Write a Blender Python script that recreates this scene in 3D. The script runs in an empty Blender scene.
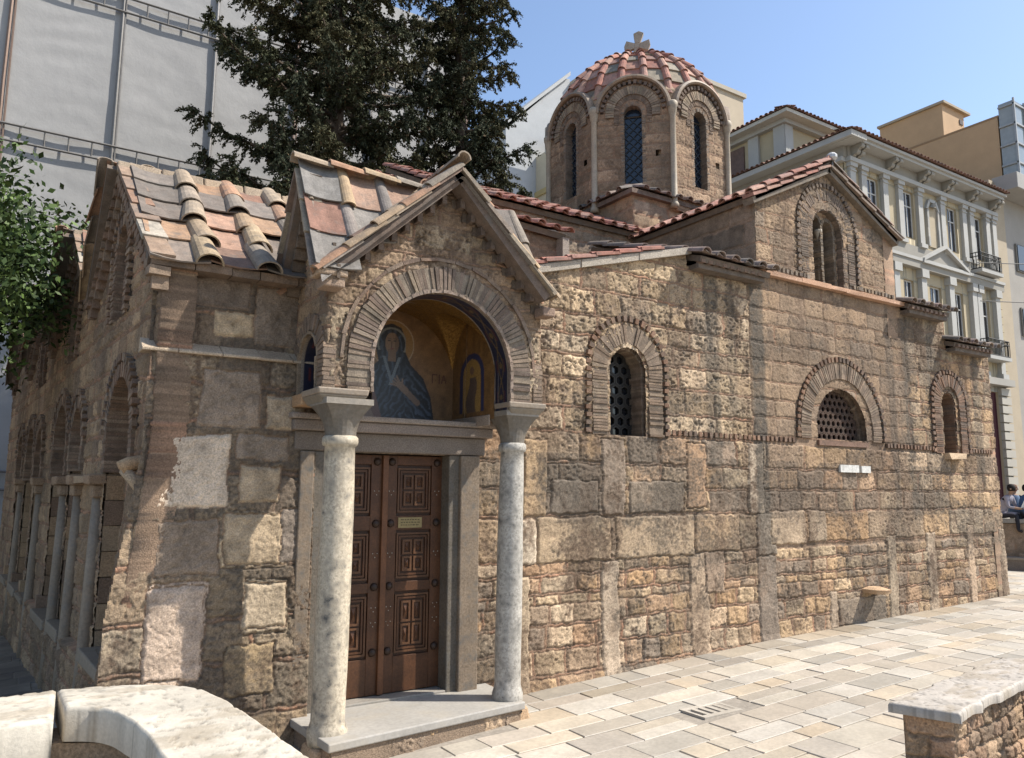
import bpy, math, random
import numpy as np
from math import sin, cos, pi, radians, atan, atan2, sqrt
from mathutils import Vector, Matrix

SC = bpy.context.scene
COL = SC.collection
random.seed(7)

# ------------------------------------------------------------------ camera, light, exposure
F_PX, CAM_H, HOR, AZ, ROLL = 780.0, 2.3, 110.0, radians(56.9), radians(.35)
PITCH = atan(HOR / F_PX)
fw = Vector((cos(AZ)*cos(PITCH), sin(AZ)*cos(PITCH), sin(PITCH)))
r0 = Vector((sin(AZ), -cos(AZ), 0)); u0 = r0.cross(fw)
rr = r0*cos(ROLL) + u0*sin(ROLL); uu_ = -r0*sin(ROLL) + u0*cos(ROLL)
cam = bpy.data.cameras.new('camera'); camo = bpy.data.objects.new('camera', cam); COL.objects.link(camo)
M = Matrix((rr, uu_, -fw)).transposed().to_4x4(); M.translation = Vector((0, 0, CAM_H))
camo.matrix_world = M
cam.sensor_fit = 'HORIZONTAL'; cam.sensor_width = 36; cam.lens = 36*F_PX/1024
cam.clip_start = .05; cam.clip_end = 2000
SC.camera = camo
SUN_PHI, SUN_EL = radians(-32), radians(50)          # azimuth from +X, elevation
sd = Vector((cos(SUN_PHI)*cos(SUN_EL), sin(SUN_PHI)*cos(SUN_EL), sin(SUN_EL)))
sun = bpy.data.lights.new('sun', 'SUN'); sun.energy = 5.0; sun.angle = radians(.5); sun.color = (1, .95, .87)
suno = bpy.data.objects.new('sun', sun); COL.objects.link(suno)
suno.rotation_euler = sd.to_track_quat('Z', 'Y').to_euler()
W = bpy.data.worlds.new('World'); SC.world = W; W.use_nodes = True
nt = W.node_tree; bg = nt.nodes['Background']
sky = nt.nodes.new('ShaderNodeTexSky'); sky.sky_type = 'NISHITA'; sky.sun_disc = False
sky.sun_elevation = SUN_EL; sky.sun_rotation = pi/2 - SUN_PHI
sky.air_density = 1.0; sky.dust_density = 1.0; sky.ozone_density = 1.5
nt.links.new(sky.outputs[0], bg.inputs[0]); bg.inputs[1].default_value = .15
SC.view_settings.view_transform = 'Standard'; SC.view_settings.look = 'None'
SC.view_settings.exposure = 0.64; SC.view_settings.gamma = 1.0; SC.view_settings.use_curve_mapping = False

# ------------------------------------------------------------------ materials
def mat(name, base=None, rough=.85, n_scale=6, n_amt=.25, f_scale=60, f_amt=.2, b_scale=50, b_str=.3, b_dist=.01,
        metal=0, spec=.3, alb=(.74, .73, .71), tint=None, tint_amt=0, tint_scale=2):
    m = bpy.data.materials.new(name); m.use_nodes = True
    n = m.node_tree.nodes; l = m.node_tree.links; P = n['Principled BSDF']
    P.inputs['Roughness'].default_value = rough; P.inputs['Metallic'].default_value = metal
    P.inputs['Specular IOR Level'].default_value = spec
    geo = n.new('ShaderNodeNewGeometry')
    if base is None:
        a = n.new('ShaderNodeAttribute'); a.attribute_name = 'Col'; src = a.outputs['Color']
    else:
        a = n.new('ShaderNodeRGB'); a.outputs[0].default_value = (*base, 1); src = a.outputs[0]
    gn = n.new('ShaderNodeVectorMath'); gn.operation = 'MULTIPLY'; l.new(src, gn.inputs[0]); gn.inputs[1].default_value = alb; src = gn.outputs[0]
    def noise(scale, det=4, rg=.6):
        t = n.new('ShaderNodeTexNoise'); t.inputs['Scale'].default_value = scale
        t.inputs['Detail'].default_value = det; t.inputs['Roughness'].default_value = rg
        l.new(geo.outputs['Position'], t.inputs['Vector']); return t.outputs['Fac']
    def mul(src, scale, amt):
        mr = n.new('ShaderNodeMapRange'); mr.inputs['From Min'].default_value = .3; mr.inputs['From Max'].default_value = .7
        mr.inputs['To Min'].default_value = 1-amt; mr.inputs['To Max'].default_value = 1+amt
        l.new(noise(scale), mr.inputs['Value'])
        mx = n.new('ShaderNodeVectorMath'); mx.operation = 'SCALE'
        l.new(src, mx.inputs[0]); l.new(mr.outputs[0], mx.inputs['Scale']); return mx.outputs[0]
    if n_amt: src = mul(src, n_scale, n_amt)
    if f_amt: src = mul(src, f_scale, f_amt)
    if tint:
        mr = n.new('ShaderNodeMapRange'); mr.inputs['From Min'].default_value = .5; mr.inputs['From Max'].default_value = .68
        mr.inputs['To Min'].default_value = 0; mr.inputs['To Max'].default_value = tint_amt
        l.new(noise(tint_scale, 6, .7), mr.inputs['Value'])
        mx = n.new('ShaderNodeMix'); mx.data_type = 'RGBA'
        l.new(mr.outputs[0], mx.inputs['Factor']); l.new(src, mx.inputs['A']); mx.inputs['B'].default_value = (*tint, 1)
        src = mx.outputs['Result']
    l.new(src, P.inputs['Base Color'])
    if b_str:
        b = n.new('ShaderNodeBump'); b.inputs['Strength'].default_value = b_str; b.inputs['Distance'].default_value = b_dist
        l.new(noise(b_scale, 5, .65), b.inputs['Height']); l.new(b.outputs[0], P.inputs['Normal'])
    return m
M_STONE = mat('old masonry', None, .92, 4, .14, 70, .35, 90, .8, .012, alb=(1.08, .965, .86))
M_BRICK = mat('old brick', None, .92, 8, .25, 80, .3, 90, .8, .012, tint=(.085, .07, .055), tint_amt=.6, tint_scale=6)
M_TILE = mat('clay tile', None, .85, 9, .25, 60, .22, 60, .5, .006, tint=(.13, .12, .105), tint_amt=.6, tint_scale=6)
M_MARBLE = mat('weathered marble', None, .6, 3, .12, 30, .16, 60, .35, .006, tint=(.2, .19, .17), tint_amt=.5, tint_scale=9)
M_COLUMN = mat('stained marble shaft', None, .6, 5, .2, 40, .35, 60, .6, .006, tint=(.10, .095, .085), tint_amt=1.0, tint_scale=10)
M_PAVE = mat('marble paving', None, .55, 2.5, .12, 25, .12, 50, .3, .004, alb=(.72, .69, .645), tint=(.33, .29, .23), tint_amt=.6, tint_scale=2.2)
M_WOOD = mat('dark wood', None, .5, 5, .25, 50, .25, 40, .3, .003)
M_METAL = mat('dark metal', None, .5, 10, .1, 60, .1, 60, .15, .002, metal=.3)
M_GLASS = mat('dark window glass', None, .12, 3, .1, 0, 0, 0, 0, 0, spec=.6)
M_PLAST = mat('painted plaster', None, .85, 1.2, .06, 18, .05, 30, .15, .004)
M_SHEET = mat('scaffold mesh sheet', (.42, .415, .41), .7, .8, .07, 25, .03, 3, .25, .05)
M_MOSAIC = mat('mosaic', None, .35, 60, .2, 140, .45, 150, .6, .003, spec=.5)
M_GOLD = mat('gold mosaic', None, .3, 40, .4, 150, .7, 150, 1.0, .006, metal=.7)
M_LEAF = mat('leaves', None, .6, 3, .15, 0, 0, 0, 0, 0, spec=.25)
M_CYP = mat('cypress foliage', None, .8, 1.2, .3, 0, 0, 0, 0, 0, spec=.1)
M_BARK = mat('bark', (.10, .075, .055), .9, 8, .3, 50, .3, 30, .8, .02)
M_CLOTH = mat('cloth and skin', None, .85, 5, .05, 0, 0, 40, .1, .002)
M_GROUND = mat('ground', (.36, .32, .27), .9, 1, .15, 20, .2, 40, .3, .006)

# ------------------------------------------------------------------ object helpers
def prop(o, label=None, category=None, group=None, kind=None, cat=None):
    cat = category or cat
    for k, v in (('label', label), ('category', cat), ('group', group), ('kind', kind)):
        if v: o[k] = v
    return o
def empty(name, loc, label=None, cat=None, group=None, rz=0):
    o = bpy.data.objects.new(name, None); o.location = loc; o.rotation_euler = (0, 0, rz); COL.objects.link(o)
    o.empty_display_size = .2
    return prop(o, label, cat, group)
def V(*a): return Vector(a)
def var(c, a, b):
    k = random.uniform(a, b); t = random.uniform(-.03, .03)
    return (c[0]*k*(1+t), c[1]*k, c[2]*k*(1-t))

class MB:
    def __init__(s): s.v = []; s.f = []; s.c = []
    def add(s, vs, fs, col=(.5, .5, .5)):
        b = len(s.v); s.v += [tuple(p) for p in vs]
        for f in fs: s.f.append(tuple(i+b for i in f)); s.c.append(col)
    def hexa(s, p, col=(.5, .5, .5)):   # 4 bottom, 4 top
        s.add(p, [(3, 2, 1, 0), (4, 5, 6, 7), (0, 1, 5, 4), (1, 2, 6, 5), (2, 3, 7, 6), (3, 0, 4, 7)], col)
    def box(s, x0, x1, y0, y1, z0, z1, col=(.5, .5, .5)):
        s.hexa([(x0, y0, z0), (x1, y0, z0), (x1, y1, z0), (x0, y1, z0), (x0, y0, z1), (x1, y0, z1), (x1, y1, z1), (x0, y1, z1)], col)
    def fbox(s, P, u0, u1, v0, v1, n0, n1, col=(.5, .5, .5), j=0):
        q = [P(u0, v0, n1), P(u1, v0, n1), P(u1, v0, n0), P(u0, v0, n0), P(u0, v1, n1), P(u1, v1, n1), P(u1, v1, n0), P(u0, v1, n0)]
        if j: q = [a + V(random.uniform(-j, j), random.uniform(-j, j), random.uniform(-j, j)) for a in q]
        s.hexa(q, col)
    def tube(s, pts, rad, n=8, col=(.5, .5, .5), caps=True):
        pts = [Vector(p) for p in pts]; rad = rad if hasattr(rad, '__len__') else [rad]*len(pts); b = len(s.v)
        for i, p in enumerate(pts):
            d = (pts[min(i+1, len(pts)-1)] - pts[max(i-1, 0)]).normalized()
            a = d.cross(V(0, 0, 1) if abs(d.z) < .9 else V(1, 0, 0)).normalized(); c = d.cross(a)
            for k in range(n):
                t = 2*pi*k/n; s.v.append(tuple(p + (a*cos(t) + c*sin(t))*rad[i]))
        for i in range(len(pts)-1):
            for k in range(n):
                s.f.append((b+i*n+k, b+i*n+(k+1) % n, b+(i+1)*n+(k+1) % n, b+(i+1)*n+k)); s.c.append(col)
        if caps:
            s.f.append(tuple(b+k for k in range(n))[::-1]); s.c.append(col)
            s.f.append(tuple(b+(len(pts)-1)*n+k for k in range(n))); s.c.append(col)
    def lathe(s, cx, cy, prof, n=24, col=(.5, .5, .5), jit=0, lean=(0, 0)):
        b = len(s.v); ph = [random.uniform(0, 6.28) for _ in range(4)]
        z0 = prof[0][0]
        for z, r in prof:
            for k in range(n):
                t = 2*pi*k/n; q = r*(1 + jit*(sin(3*t+ph[0]+z*2)+sin(5*t+ph[1]-z*5)*.6+sin(2*t+ph[2]+z*9)*.5))
                s.v.append((cx+q*cos(t)+lean[0]*(z-z0), cy+q*sin(t)+lean[1]*(z-z0), z))
        for i in range(len(prof)-1):
            for k in range(n):
                s.f.append((b+i*n+k, b+i*n+(k+1) % n, b+(i+1)*n+(k+1) % n, b+(i+1)*n+k)); s.c.append(col)
        s.f.append(tuple(b+k for k in range(n))[::-1]); s.c.append(col)
        s.f.append(tuple(b+(len(prof)-1)*n+k for k in range(n))); s.c.append(col)
    def prism(s, poly, d, col=(.5, .5, .5)):
        n = len(poly); d = Vector(d); p = [Vector(a) for a in poly]
        s.add(p + [a+d for a in p], [tuple(range(n))[::-1], tuple(range(n, 2*n))] + [(i, (i+1) % n, n+(i+1) % n, n+i) for i in range(n)], col)
    def build(s, name, m, parent=None, smooth=False, bevel=0, **pr):
        me = bpy.data.meshes.new(name); me.from_pydata(s.v, [], s.f)
        ca = me.color_attributes.new('Col', 'FLOAT_COLOR', 'CORNER')
        if s.f:
            ln = np.array([len(f) for f in s.f]); c = np.repeat(np.array(s.c, float), ln, axis=0)
            c4 = np.concatenate([c, np.ones((len(c), 1))], 1).astype(np.float32); ca.data.foreach_set('color', c4.ravel())
        me.materials.append(m)
        if smooth: me.polygons.foreach_set('use_smooth', [True]*len(s.f))
        o = bpy.data.objects.new(name, me); COL.objects.link(o)
        if parent:
            o.parent = parent
            w = Matrix.Identity(4); q = parent
            while q: w = Matrix.LocRotScale(q.location, q.rotation_euler, q.scale) @ w; q = q.parent
            me.transform(w.inverted())
        if bevel:
            md = o.modifiers.new('bevel', 'BEVEL'); md.width = bevel; md.segments = 2; md.limit_method = 'ANGLE'
        return prop(o, **pr)

# ------------------------------------------------------------------ numpy noise and masonry height field
def vnoise(x, y, seed):
    T = np.random.default_rng(seed).random((257, 257)); T[256] = T[0]; T[:, 256] = T[:, 0]
    xi = np.floor(x).astype(int); yi = np.floor(y).astype(int); fx = x-xi; fy = y-yi
    fx = fx*fx*(3-2*fx); fy = fy*fy*(3-2*fy); xi &= 255; yi &= 255
    return (T[xi, yi]*(1-fx)+T[xi+1, yi]*fx)*(1-fy) + (T[xi, yi+1]*(1-fx)+T[xi+1, yi+1]*fx)*fy
def fbm(x, y, f, o, seed):
    s = 0; a = 1; t = 0
    for i in range(o): s = s + a*vnoise(x*f+17.3*i, y*f-9.1*i, seed+i); t += a; a *= .55; f *= 2.03
    return s/t
def sst(a, b, x): t = np.clip((x-a)/(b-a), 0, 1); return t*t*(3-2*t)

TAN = [(.40, .30, .19), (.36, .27, .17), (.46, .36, .24), (.33, .26, .18), (.42, .29, .17), (.38, .32, .23), (.30, .25, .19), (.48, .41, .31)]
LIGHT = [(.47, .39, .28), (.41, .335, .235), (.52, .44, .33), (.36, .29, .2), (.44, .36, .25), (.30, .25, .19)]
CBR = [(.29, .165, .115), (.26, .155, .11), (.32, .20, .14), (.24, .16, .12)]
DARK = [(.24, .19, .14), (.27, .21, .15), (.21, .17, .13), (.30, .23, .16), (.25, .21, .17)]
MIX = TAN + [(.22, .19, .16), (.24, .205, .17), (.42, .29, .19), (.44, .32, .22), (.46, .37, .27), (.30, .24, .18)]
BRK = [(.25, .15, .10), (.23, .14, .095), (.27, .175, .12), (.22, .15, .11), (.18, .13, .10)]
MORT = (.25, .19, .14)

class Wall:
    def __init__(s, us, vs, seed, mort=MORT):
        s.us = np.asarray(us, float); s.vs = np.asarray(vs, float); s.rng = random.Random(seed)
        s.u, s.v = np.meshgrid(s.us, s.vs, indexing='ij'); s.seed = seed
        s.n1 = fbm(s.u, s.v, 9, 4, seed); s.n2 = fbm(s.u, s.v, 30, 3, seed+20); s.n3 = fbm(s.u, s.v, 1.3, 4, seed+40)
        s.wu = s.u + (fbm(s.u, s.v, 5, 3, seed+60)-.5)*.06; s.wv = s.v + (fbm(s.u, s.v, 4, 3, seed+80)-.5)*.055
        s.H = -.012 + .012*(s.n2-.5); s.C = np.array(mort)[None, None]*(.75+.5*s.n1)[..., None]*np.ones((1, 1, 3))
        s.n4 = fbm(s.u, s.v, 42, 2, seed+30); s.tone = (.33, .26, .18); s.wu = s.wu+(fbm(s.u, s.v, 14, 2, seed+65)-.5)*.035; s.wv = s.wv+(fbm(s.u, s.v, 13, 2, seed+66)-.5)*.035
        s.stain = np.zeros_like(s.u); s.off = np.zeros_like(s.u)
        s.mort = mort
    def block(s, u0, u1, v0, v1, col, h=.018, rough=.016, gap=.011, rnd=.03, pit=.5, sk=0):
        gap *= .8; rnd *= .42; h *= .62; fr = min(1, .3+1.1*pit); g = s.rng.uniform(.72, 1.28)
        i0, i1 = np.searchsorted(s.us, (u0-.1, u1+.1)); j0, j1 = np.searchsorted(s.vs, (v0-.1, v1+.1))
        if i0 >= i1 or j0 >= j1: return
        q = (slice(i0, i1), slice(j0, j1)); wu = s.wu[q] + sk*(s.wv[q]-v0); wv = s.wv[q]
        d = np.minimum(np.minimum(wu-u0, u1-wu), np.minimum(wv-v0, v1-wv))
        m0 = d > 0; m = d > gap; e = np.clip((d-gap)/rnd, 0, 1); e = 1-(1-e)**2
        n1 = s.n1[q]; n2 = s.n2[q]
        H = s.H[q]; C = s.C[q]
        H[m0] = (-.012 + .012*(n2-.5))[m0]; C[m0] = (np.array(s.mort)*(.75+.5*n1)[..., None])[m0]
        hh = -.01 + (h+.01)*e + e*fr*(rough*2.4*(n1-.5)+.02*(n2-.5)-.010*sst(.5, .75, s.n4[q])) - pit*.032*e*sst(.52, .66, n2*.55+n1*.45)
        H[m] = hh[m]
        cc_ = np.array(col)*.78*g+np.array(s.tone)*.22
        c = cc_*(.48+1.02*n1+.6*fr*(n2-.5))[..., None]*(1-.45*pit*sst(.5, .64, n2*.55+n1*.45))[..., None]
        C[m] = c[m]
    def courses(s, u0, u1, v0, v1, hr=(.2, .32), wr=(.3, .65), pal=TAN, brick=.035, vb=.5, rough=.016, bcol=CBR, pit=.5, ht=(.01, .03)):
        R = s.rng; v = v0
        while v < v1-.05:
            h = min(R.uniform(*hr), v1-v)
            if v1-(v+h) < .1: h = v1-v
            if brick and h > .12:
                u = u0
                while u < u1-.02:
                    w = min(R.uniform(.22, .38), u1-u)
                    s.block(u, u+w, v, v+brick, R.choice(bcol), h=R.uniform(.002, .014), rough=.006, gap=.005, rnd=.012, pit=.1); u += w
                b = brick
            else: b = 0
            u = u0
            while u < u1-.03:
                w = R.uniform(*wr)*(1.0 if h < .35 else 1.3)
                if u1-(u+w) < .14: w = u1-u
                vbw = 0
                if brick and R.random() < vb and w > .25:
                    vbw = .035; s.block(u, u+vbw, v+b, v+h, R.choice(bcol), h=.006, rough=.006, gap=.004, rnd=.012, pit=.1)
                s.block(u+vbw, u+w, v+b, v+h, var(R.choice(pal), .88, 1.12), h=R.uniform(*ht), rough=rough, pit=pit, sk=R.uniform(-.03, .03))
                u += w
            v += h
    def smear(s, amt=.4, lo=.58, hi=.68, col=None):
        k = sst(lo, hi, fbm(s.u, s.v, 3.2, 4, s.seed+90)*.75+s.n2*.25)*amt
        c = np.array(col or s.mort)*(.6+.8*s.n1)[..., None]; s.C = s.C*(1-k[..., None])+c*k[..., None]; s.H = s.H*(1-k)+(.004+.02*(s.n1-.5)+.01*(s.n2-.5))*k
    def soot(s, amt=.7, bias=0, col=(.085, .077, .066)):
        s.smear()
        k = sst(.47, .59, s.n3*.5+s.n1*.3+s.n2*.2+s.stain+bias)*amt*(.35+1.0*s.n4)
        k = np.clip(k, 0, .92)[..., None]; s.C = s.C*(1-k)+np.array(col)*k
    def grime(s, amt=.5, col=(.115, .085, .062), lo=.5, hi=.64):
        g = fbm(s.u*2.6, s.v*.55, 1.1, 4, s.seed+120)*.55+s.n1*.25+s.n4*.2
        k = np.clip(sst(lo, hi, g)*amt*(.5+.9*s.n2), 0, .85)[..., None]; s.C = s.C*(1-k)+np.array(col)*k
    def streak(s, u0, u1, v0, v1, amt=.6, col=(.12, .115, .10)):
        k = sst(-.04, .04, s.wu-u0)*sst(-.04, .04, u1-s.wu)*sst(-.3, .1, s.v-v0)*sst(-.3, .05, v1-s.v)*amt*(.5+1*s.n1*s.n2*2)
        k = np.clip(k, 0, .9)[..., None]; s.C = s.C*(1-k)+np.array(col)*k
    def build(s, name, P, N, parent, inside=None, holes=(), back=.3, pad=True, m=None, **pr):
        H = s.H + s.off; U = s.u; Vv = s.v; C = s.C
        mask = np.ones((U.shape[0]-1, U.shape[1]-1), bool)
        cu = (U[1:, 1:]+U[:-1, :-1])/2; cv = (Vv[1:, 1:]+Vv[:-1, :-1])/2
        if inside is not None: mask &= inside(cu, cv)
        for h in holes: mask &= ~h(cu, cv)
        if pad:
            U = np.concatenate([U[:1], U, U[-1:]]); Vv = np.concatenate([Vv[:1], Vv, Vv[-1:]]); C = np.concatenate([C[:1], C, C[-1:]])
            H = np.concatenate([H[:1]-back, H, H[-1:]-back]); mask = np.concatenate([mask[:1], mask, mask[-1:]])
        o = np.array(P(0, 0, 0)); uu = np.array(P(1, 0, 0))-o; zz = np.array(P(0, 1, 0))-o; nn = np.array(P(0, 0, 1))-o
        pos = o + U[..., None]*uu + Vv[..., None]*zz + H[..., None]*nn
        nu, nv = U.shape; idx = np.arange(nu*nv).reshape(nu, nv)
        q = np.stack([idx[:-1, :-1], idx[1:, :-1], idx[1:, 1:], idx[:-1, 1:]], -1)[mask]
        if np.dot(np.cross(uu, zz), nn) < 0: q = q[:, ::-1]
        used = np.unique(q); remap = np.full(nu*nv, -1); remap[used] = np.arange(len(used)); q = remap[q]
        vv = pos.reshape(-1, 3)[used]; cc = C.reshape(-1, 3)[used]
        return grid_obj(name, vv, q, cc, m or M_STONE, parent, **pr)
def grid_obj(name, vv, q, cc, m, parent, smooth=True, **pr):
    me = bpy.data.meshes.new(name)
    if parent:
        w = Matrix.Identity(4); p = parent
        while p: w = Matrix.LocRotScale(p.location, p.rotation_euler, p.scale) @ w; p = p.parent
        wi = np.array(w.inverted()); vv = vv @ wi[:3, :3].T + wi[:3, 3]
    me.vertices.add(len(vv)); me.vertices.foreach_set('co', vv.astype(np.float32).ravel())
    me.loops.add(q.size); me.loops.foreach_set('vertex_index', q.astype(np.int32).ravel())
    me.polygons.add(len(q)); me.polygons.foreach_set('loop_start', np.arange(0, q.size, 4, dtype=np.int32))
    me.polygons.foreach_set('use_smooth', np.full(len(q), smooth)); me.update(calc_edges=True); me.validate()
    ca = me.color_attributes.new('Col', 'FLOAT_COLOR', 'POINT')
    ca.data.foreach_set('color', np.concatenate([cc, np.ones((len(cc), 1))], 1).astype(np.float32).ravel())
    me.materials.append(m)
    o = bpy.data.objects.new(name, me); COL.objects.link(o)
    if parent: o.parent = parent
    return prop(o, **pr)

def frame(O, az):           # wall frame: u along azimuth az, v up, n outward (to the right of travel is outward for our south wall)
    O = Vector(O); U = V(cos(az), sin(az), 0); N = V(sin(az), -cos(az), 0)
    def P(u, v, n=0): return O + U*u + V(0, 0, v) + N*n
    return P
def archhole(uc, v0, vs, r):
    return lambda u, v: ((abs(u-uc) < r) & (v > v0) & (v <= vs)) | (((u-uc)**2+(v-vs)**2 < r*r) & (v > vs))
def arch_path(uc, v0, vs, r, step):
    """points along legs + semicircle: (u, v, nu, nv) with outward normal"""
    out = []; n = max(1, int(round((vs-v0)/step)))
    for i in range(n): out.append((uc+r, v0+(vs-v0)*(i+.5)/n, 1, 0, (vs-v0)/n))
    m = max(3, int(round(pi*r/step)))
    for i in range(m): t = pi*(i+.5)/m; out.append((uc+r*cos(t), vs+r*sin(t), cos(t), sin(t), pi*r/m))
    for i in range(n): out.append((uc-r, vs-(vs-v0)*(i+.5)/n, -1, 0, (vs-v0)/n))
    return out
def arch_ring(mb, P, uc, v0, vs, ra, rb, n0, n1, step=.06, fill=.68, cols=BRK, jit=.004, back=None, backcol=MORT, legs=True):
    va = v0 if legs else vs
    if fill < .9 and step < .07: fill = .76; step *= .78
    if back is not None and step < .07: back = n1-.008
    for (u, v, a, b, L) in arch_path(uc, va, vs, ra, step):
        if L <= 0: continue
        ta, tb = -b, a; w = L*fill/2; e = random.uniform(-jit, jit)*2; wb = w*(rb/ra if b > 0 else 1)
        dr = rb-ra+random.uniform(-jit, jit)*2
        q = []
        for n in (n1+e, n0):
            q.append([P(u-ta*w, v-tb*w, n), P(u+ta*w, v+tb*w, n), P(u+a*dr+ta*wb, v+b*dr+tb*wb, n), P(u+a*dr-ta*wb, v+b*dr-tb*wb, n)])
        mb.hexa(q[1]+q[0], var(random.choice(cols), .8, 1.2))
    if back is not None:
        pa = arch_path(uc, va, vs, 1, .08/max(ra, .2)) ; n = 40
        pts = ([(1, va-vs)] if legs else []) + [(cos(pi*i/n), sin(pi*i/n)) for i in range(n+1)] + ([(-1, va-vs)] if legs else [])
        def g(p, r):
            return (uc+p[0]*r, vs+(p[1]*r if p[1] >= 0 else p[1]))
        for i in range(len(pts)-1):
            A, B = pts[i], pts[i+1]; r1, r2 = ra+.004, rb-.004
            a1, b1, a2, b2 = g(A, r1), g(B, r1), g(A, r2), g(B, r2)
            mb.hexa([P(*a1, n0-.002), P(*b1, n0-.002), P(*b2, n0-.002), P(*a2, n0-.002), P(*a1, back), P(*b1, back), P(*b2, back), P(*a2, back)], backcol)
def dentils(mb, P, u0, u1, v, h=.07, n=.03, step=.1, dark=(.07, .055, .045), cols=BRK, slope=0):
    k = int((u1-u0)/step)
    for i in range(k):
        u = u0+(u1-u0)*i/k; vv = v+slope*(u-u0)
        mb.fbox(P, u, u+step*.55, vv, vv+h, -.03, n+random.uniform(-.006, .006), var(random.choice(cols), .8, 1.3), .004)
    mb.fbox(P, u0, u1, v-.002, v+h+.002+slope*(u1-u0)*0, -.03, .0, dark)
def poly_in(pts):
    def f(u, v):
        ins = np.zeros(np.shape(u), bool); n = len(pts)
        for i in range(n):
            x1, y1 = pts[i]; x2, y2 = pts[(i+1) % n]
            if y1 == y2: continue
            c = ((y1 > v) != (y2 > v)) & (u < (x2-x1)*(v-y1)/(y2-y1)+x1); ins ^= c
        return ins
    return f
def lattice(mb, P, uc, v0, vs, r, n, cell, t=.012, col=(.06, .05, .045), kind='circle'):
    """perforated grille: rings or rings+bars clipped to the arch"""
    ins = lambda u, v: (abs(u-uc) < r-.01 and v0 < v <= vs) or ((u-uc)**2+(v-vs)**2 < (r-.01)**2 and v > vs)
    nu = int(2*r/cell)+2; nv = int((vs+r-v0)/(cell*.87))+2
    for j in range(nv):
        for i in range(-1, nu+1):
            cu = uc-r+cell*(i+.5*(j % 2)); cv = v0+cell*.87*(j+.5)
            K = 6 if kind == 'hex' else 10; R = cell*.5
            for k in range(K):
                a = 2*pi*(k+.5)/K; b = 2*pi*(k+1.5)/K; a2 = (a+b)/2
                if not ins(cu+R*cos(a2), cv+R*sin(a2)): continue
                p = lambda an, rad: (cu+rad*cos(an), cv+rad*sin(an))
                q = [p(a, R+t/2), p(b, R+t/2), p(b, R-t), p(a, R-t)]
                mb.hexa([P(*x, n-.02) for x in q]+[P(*x, n+.01) for x in q], col)

RED = [(.42, .20, .15), (.46, .25, .19), (.38, .17, .13), (.44, .27, .21), (.36, .2, .16)]
OLDT = [(.30, .17, .12), (.34, .2, .13), (.26, .17, .13), (.23, .19, .16), (.38, .24, .15), (.20, .17, .145)]
OLDC = [(.40, .29, .19), (.44, .33, .21), (.32, .26, .2), (.36, .28, .2), (.42, .25, .16), (.30, .25, .2)]
def tile_roof(name, parent, E0, ed, width, up, length, sp=.25, tl=.38, r=.075, pans=RED, covers=RED, slab=True, slabcol=(.18, .14, .11),
              skip0=False, jit=.01, clip=None, capcol=None, sag=0):
    E0 = Vector(E0); ed = Vector(ed).normalized(); up = Vector(up).normalized(); N = ed.cross(up).normalized()
    if N.z < 0: N = -N
    mb = MB(); nc = max(1, round(width/sp)); sp = width/nc; nr = max(1, round(length/tl)); tl = length/nr
    Q = lambda u, v, n: E0+ed*u+up*v+N*n
    if slab:
        if clip is None:
            p = [Q(0, .04, -.09), Q(width, .04, -.09), Q(width, length, -.09), Q(0, length, -.09)]
            mb.hexa(p+[x+N*.085 for x in p], slabcol)
    for c in range(nc+1):
        for k in range(nr):
            v0 = k*tl-.03; v1 = (k+1)*tl+.04
            if c < nc and (clip is None or clip((c+.5)*sp, (v0+v1)/2)):
                col = var(random.choice(pans), .85, 1.15); j = random.uniform(-jit, jit); e = random.uniform(-jit, jit)
                S = 4; a = []
                for v, nn in ((v0, .03), (v1, .008)):
                    for lay in (.0, .016):
                        a.append([Q(c*sp+sp*i/S, v+j, nn+lay+e+.03*(2*i/S-1)**2) for i in range(S+1)])
                for i in range(S):
                    mb.hexa([a[0][i], a[0][i+1], a[2][i+1], a[2][i], a[1][i], a[1][i+1], a[3][i+1], a[3][i]], col)
            if (clip is None or clip(c*sp, (v0+v1)/2)) and not (skip0 and c == 0):
                col = var(random.choice(covers), .85, 1.2); j = random.uniform(-jit, jit)*1.5; e = random.uniform(-jit, jit)
                j2 = random.uniform(-jit, jit)*1.5
                S = 9; ro, ri = r*1.08, r*.86; A = []
                for v, rad, lift, jj in ((v0-.03, ro, .045, j), (v1, ri, .022, j2)):
                    for th in (0, .016):
                        A.append([Q(c*sp+jj+(rad-th)*cos(pi*i/S), v, lift+e+(rad-th)*.85*sin(pi*i/S)) for i in range(S+1)])
                for i in range(S):
                    mb.hexa([A[1][i], A[1][i+1], A[3][i+1], A[3][i], A[0][i], A[0][i+1], A[2][i+1], A[2][i]], col)
    return mb.build(name, M_TILE, parent)
def ridge_caps(mb, a, b, r=.1, tl=.4, cols=OLDC, lift=.06):
    a = Vector(a); b = Vector(b); L = (b-a).length; n = max(1, round(L/tl)); d = (b-a)/n; s = d.normalized().cross(V(0, 0, 1)).normalized(); up = s.cross(d.normalized())
    for k in range(n):
        col = var(random.choice(cols), .85, 1.15); e = random.uniform(-.012, .012); S = 6; A = []
        for t, rad, l in ((k-.05, r, .02), (k+1.05, r*.85, 0)):
            for th in (0, .016):
                p = a+d*t
                A.append([p+s*((rad-th)*cos(pi*i/S)+e)+up*(lift+l-.06+(rad-th)*sin(pi*i/S)) for i in range(S+1)])
        for i in range(S): mb.hexa([A[1][i], A[1][i+1], A[3][i+1], A[3][i], A[0][i], A[0][i+1], A[2][i+1], A[2][i]], col)
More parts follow.
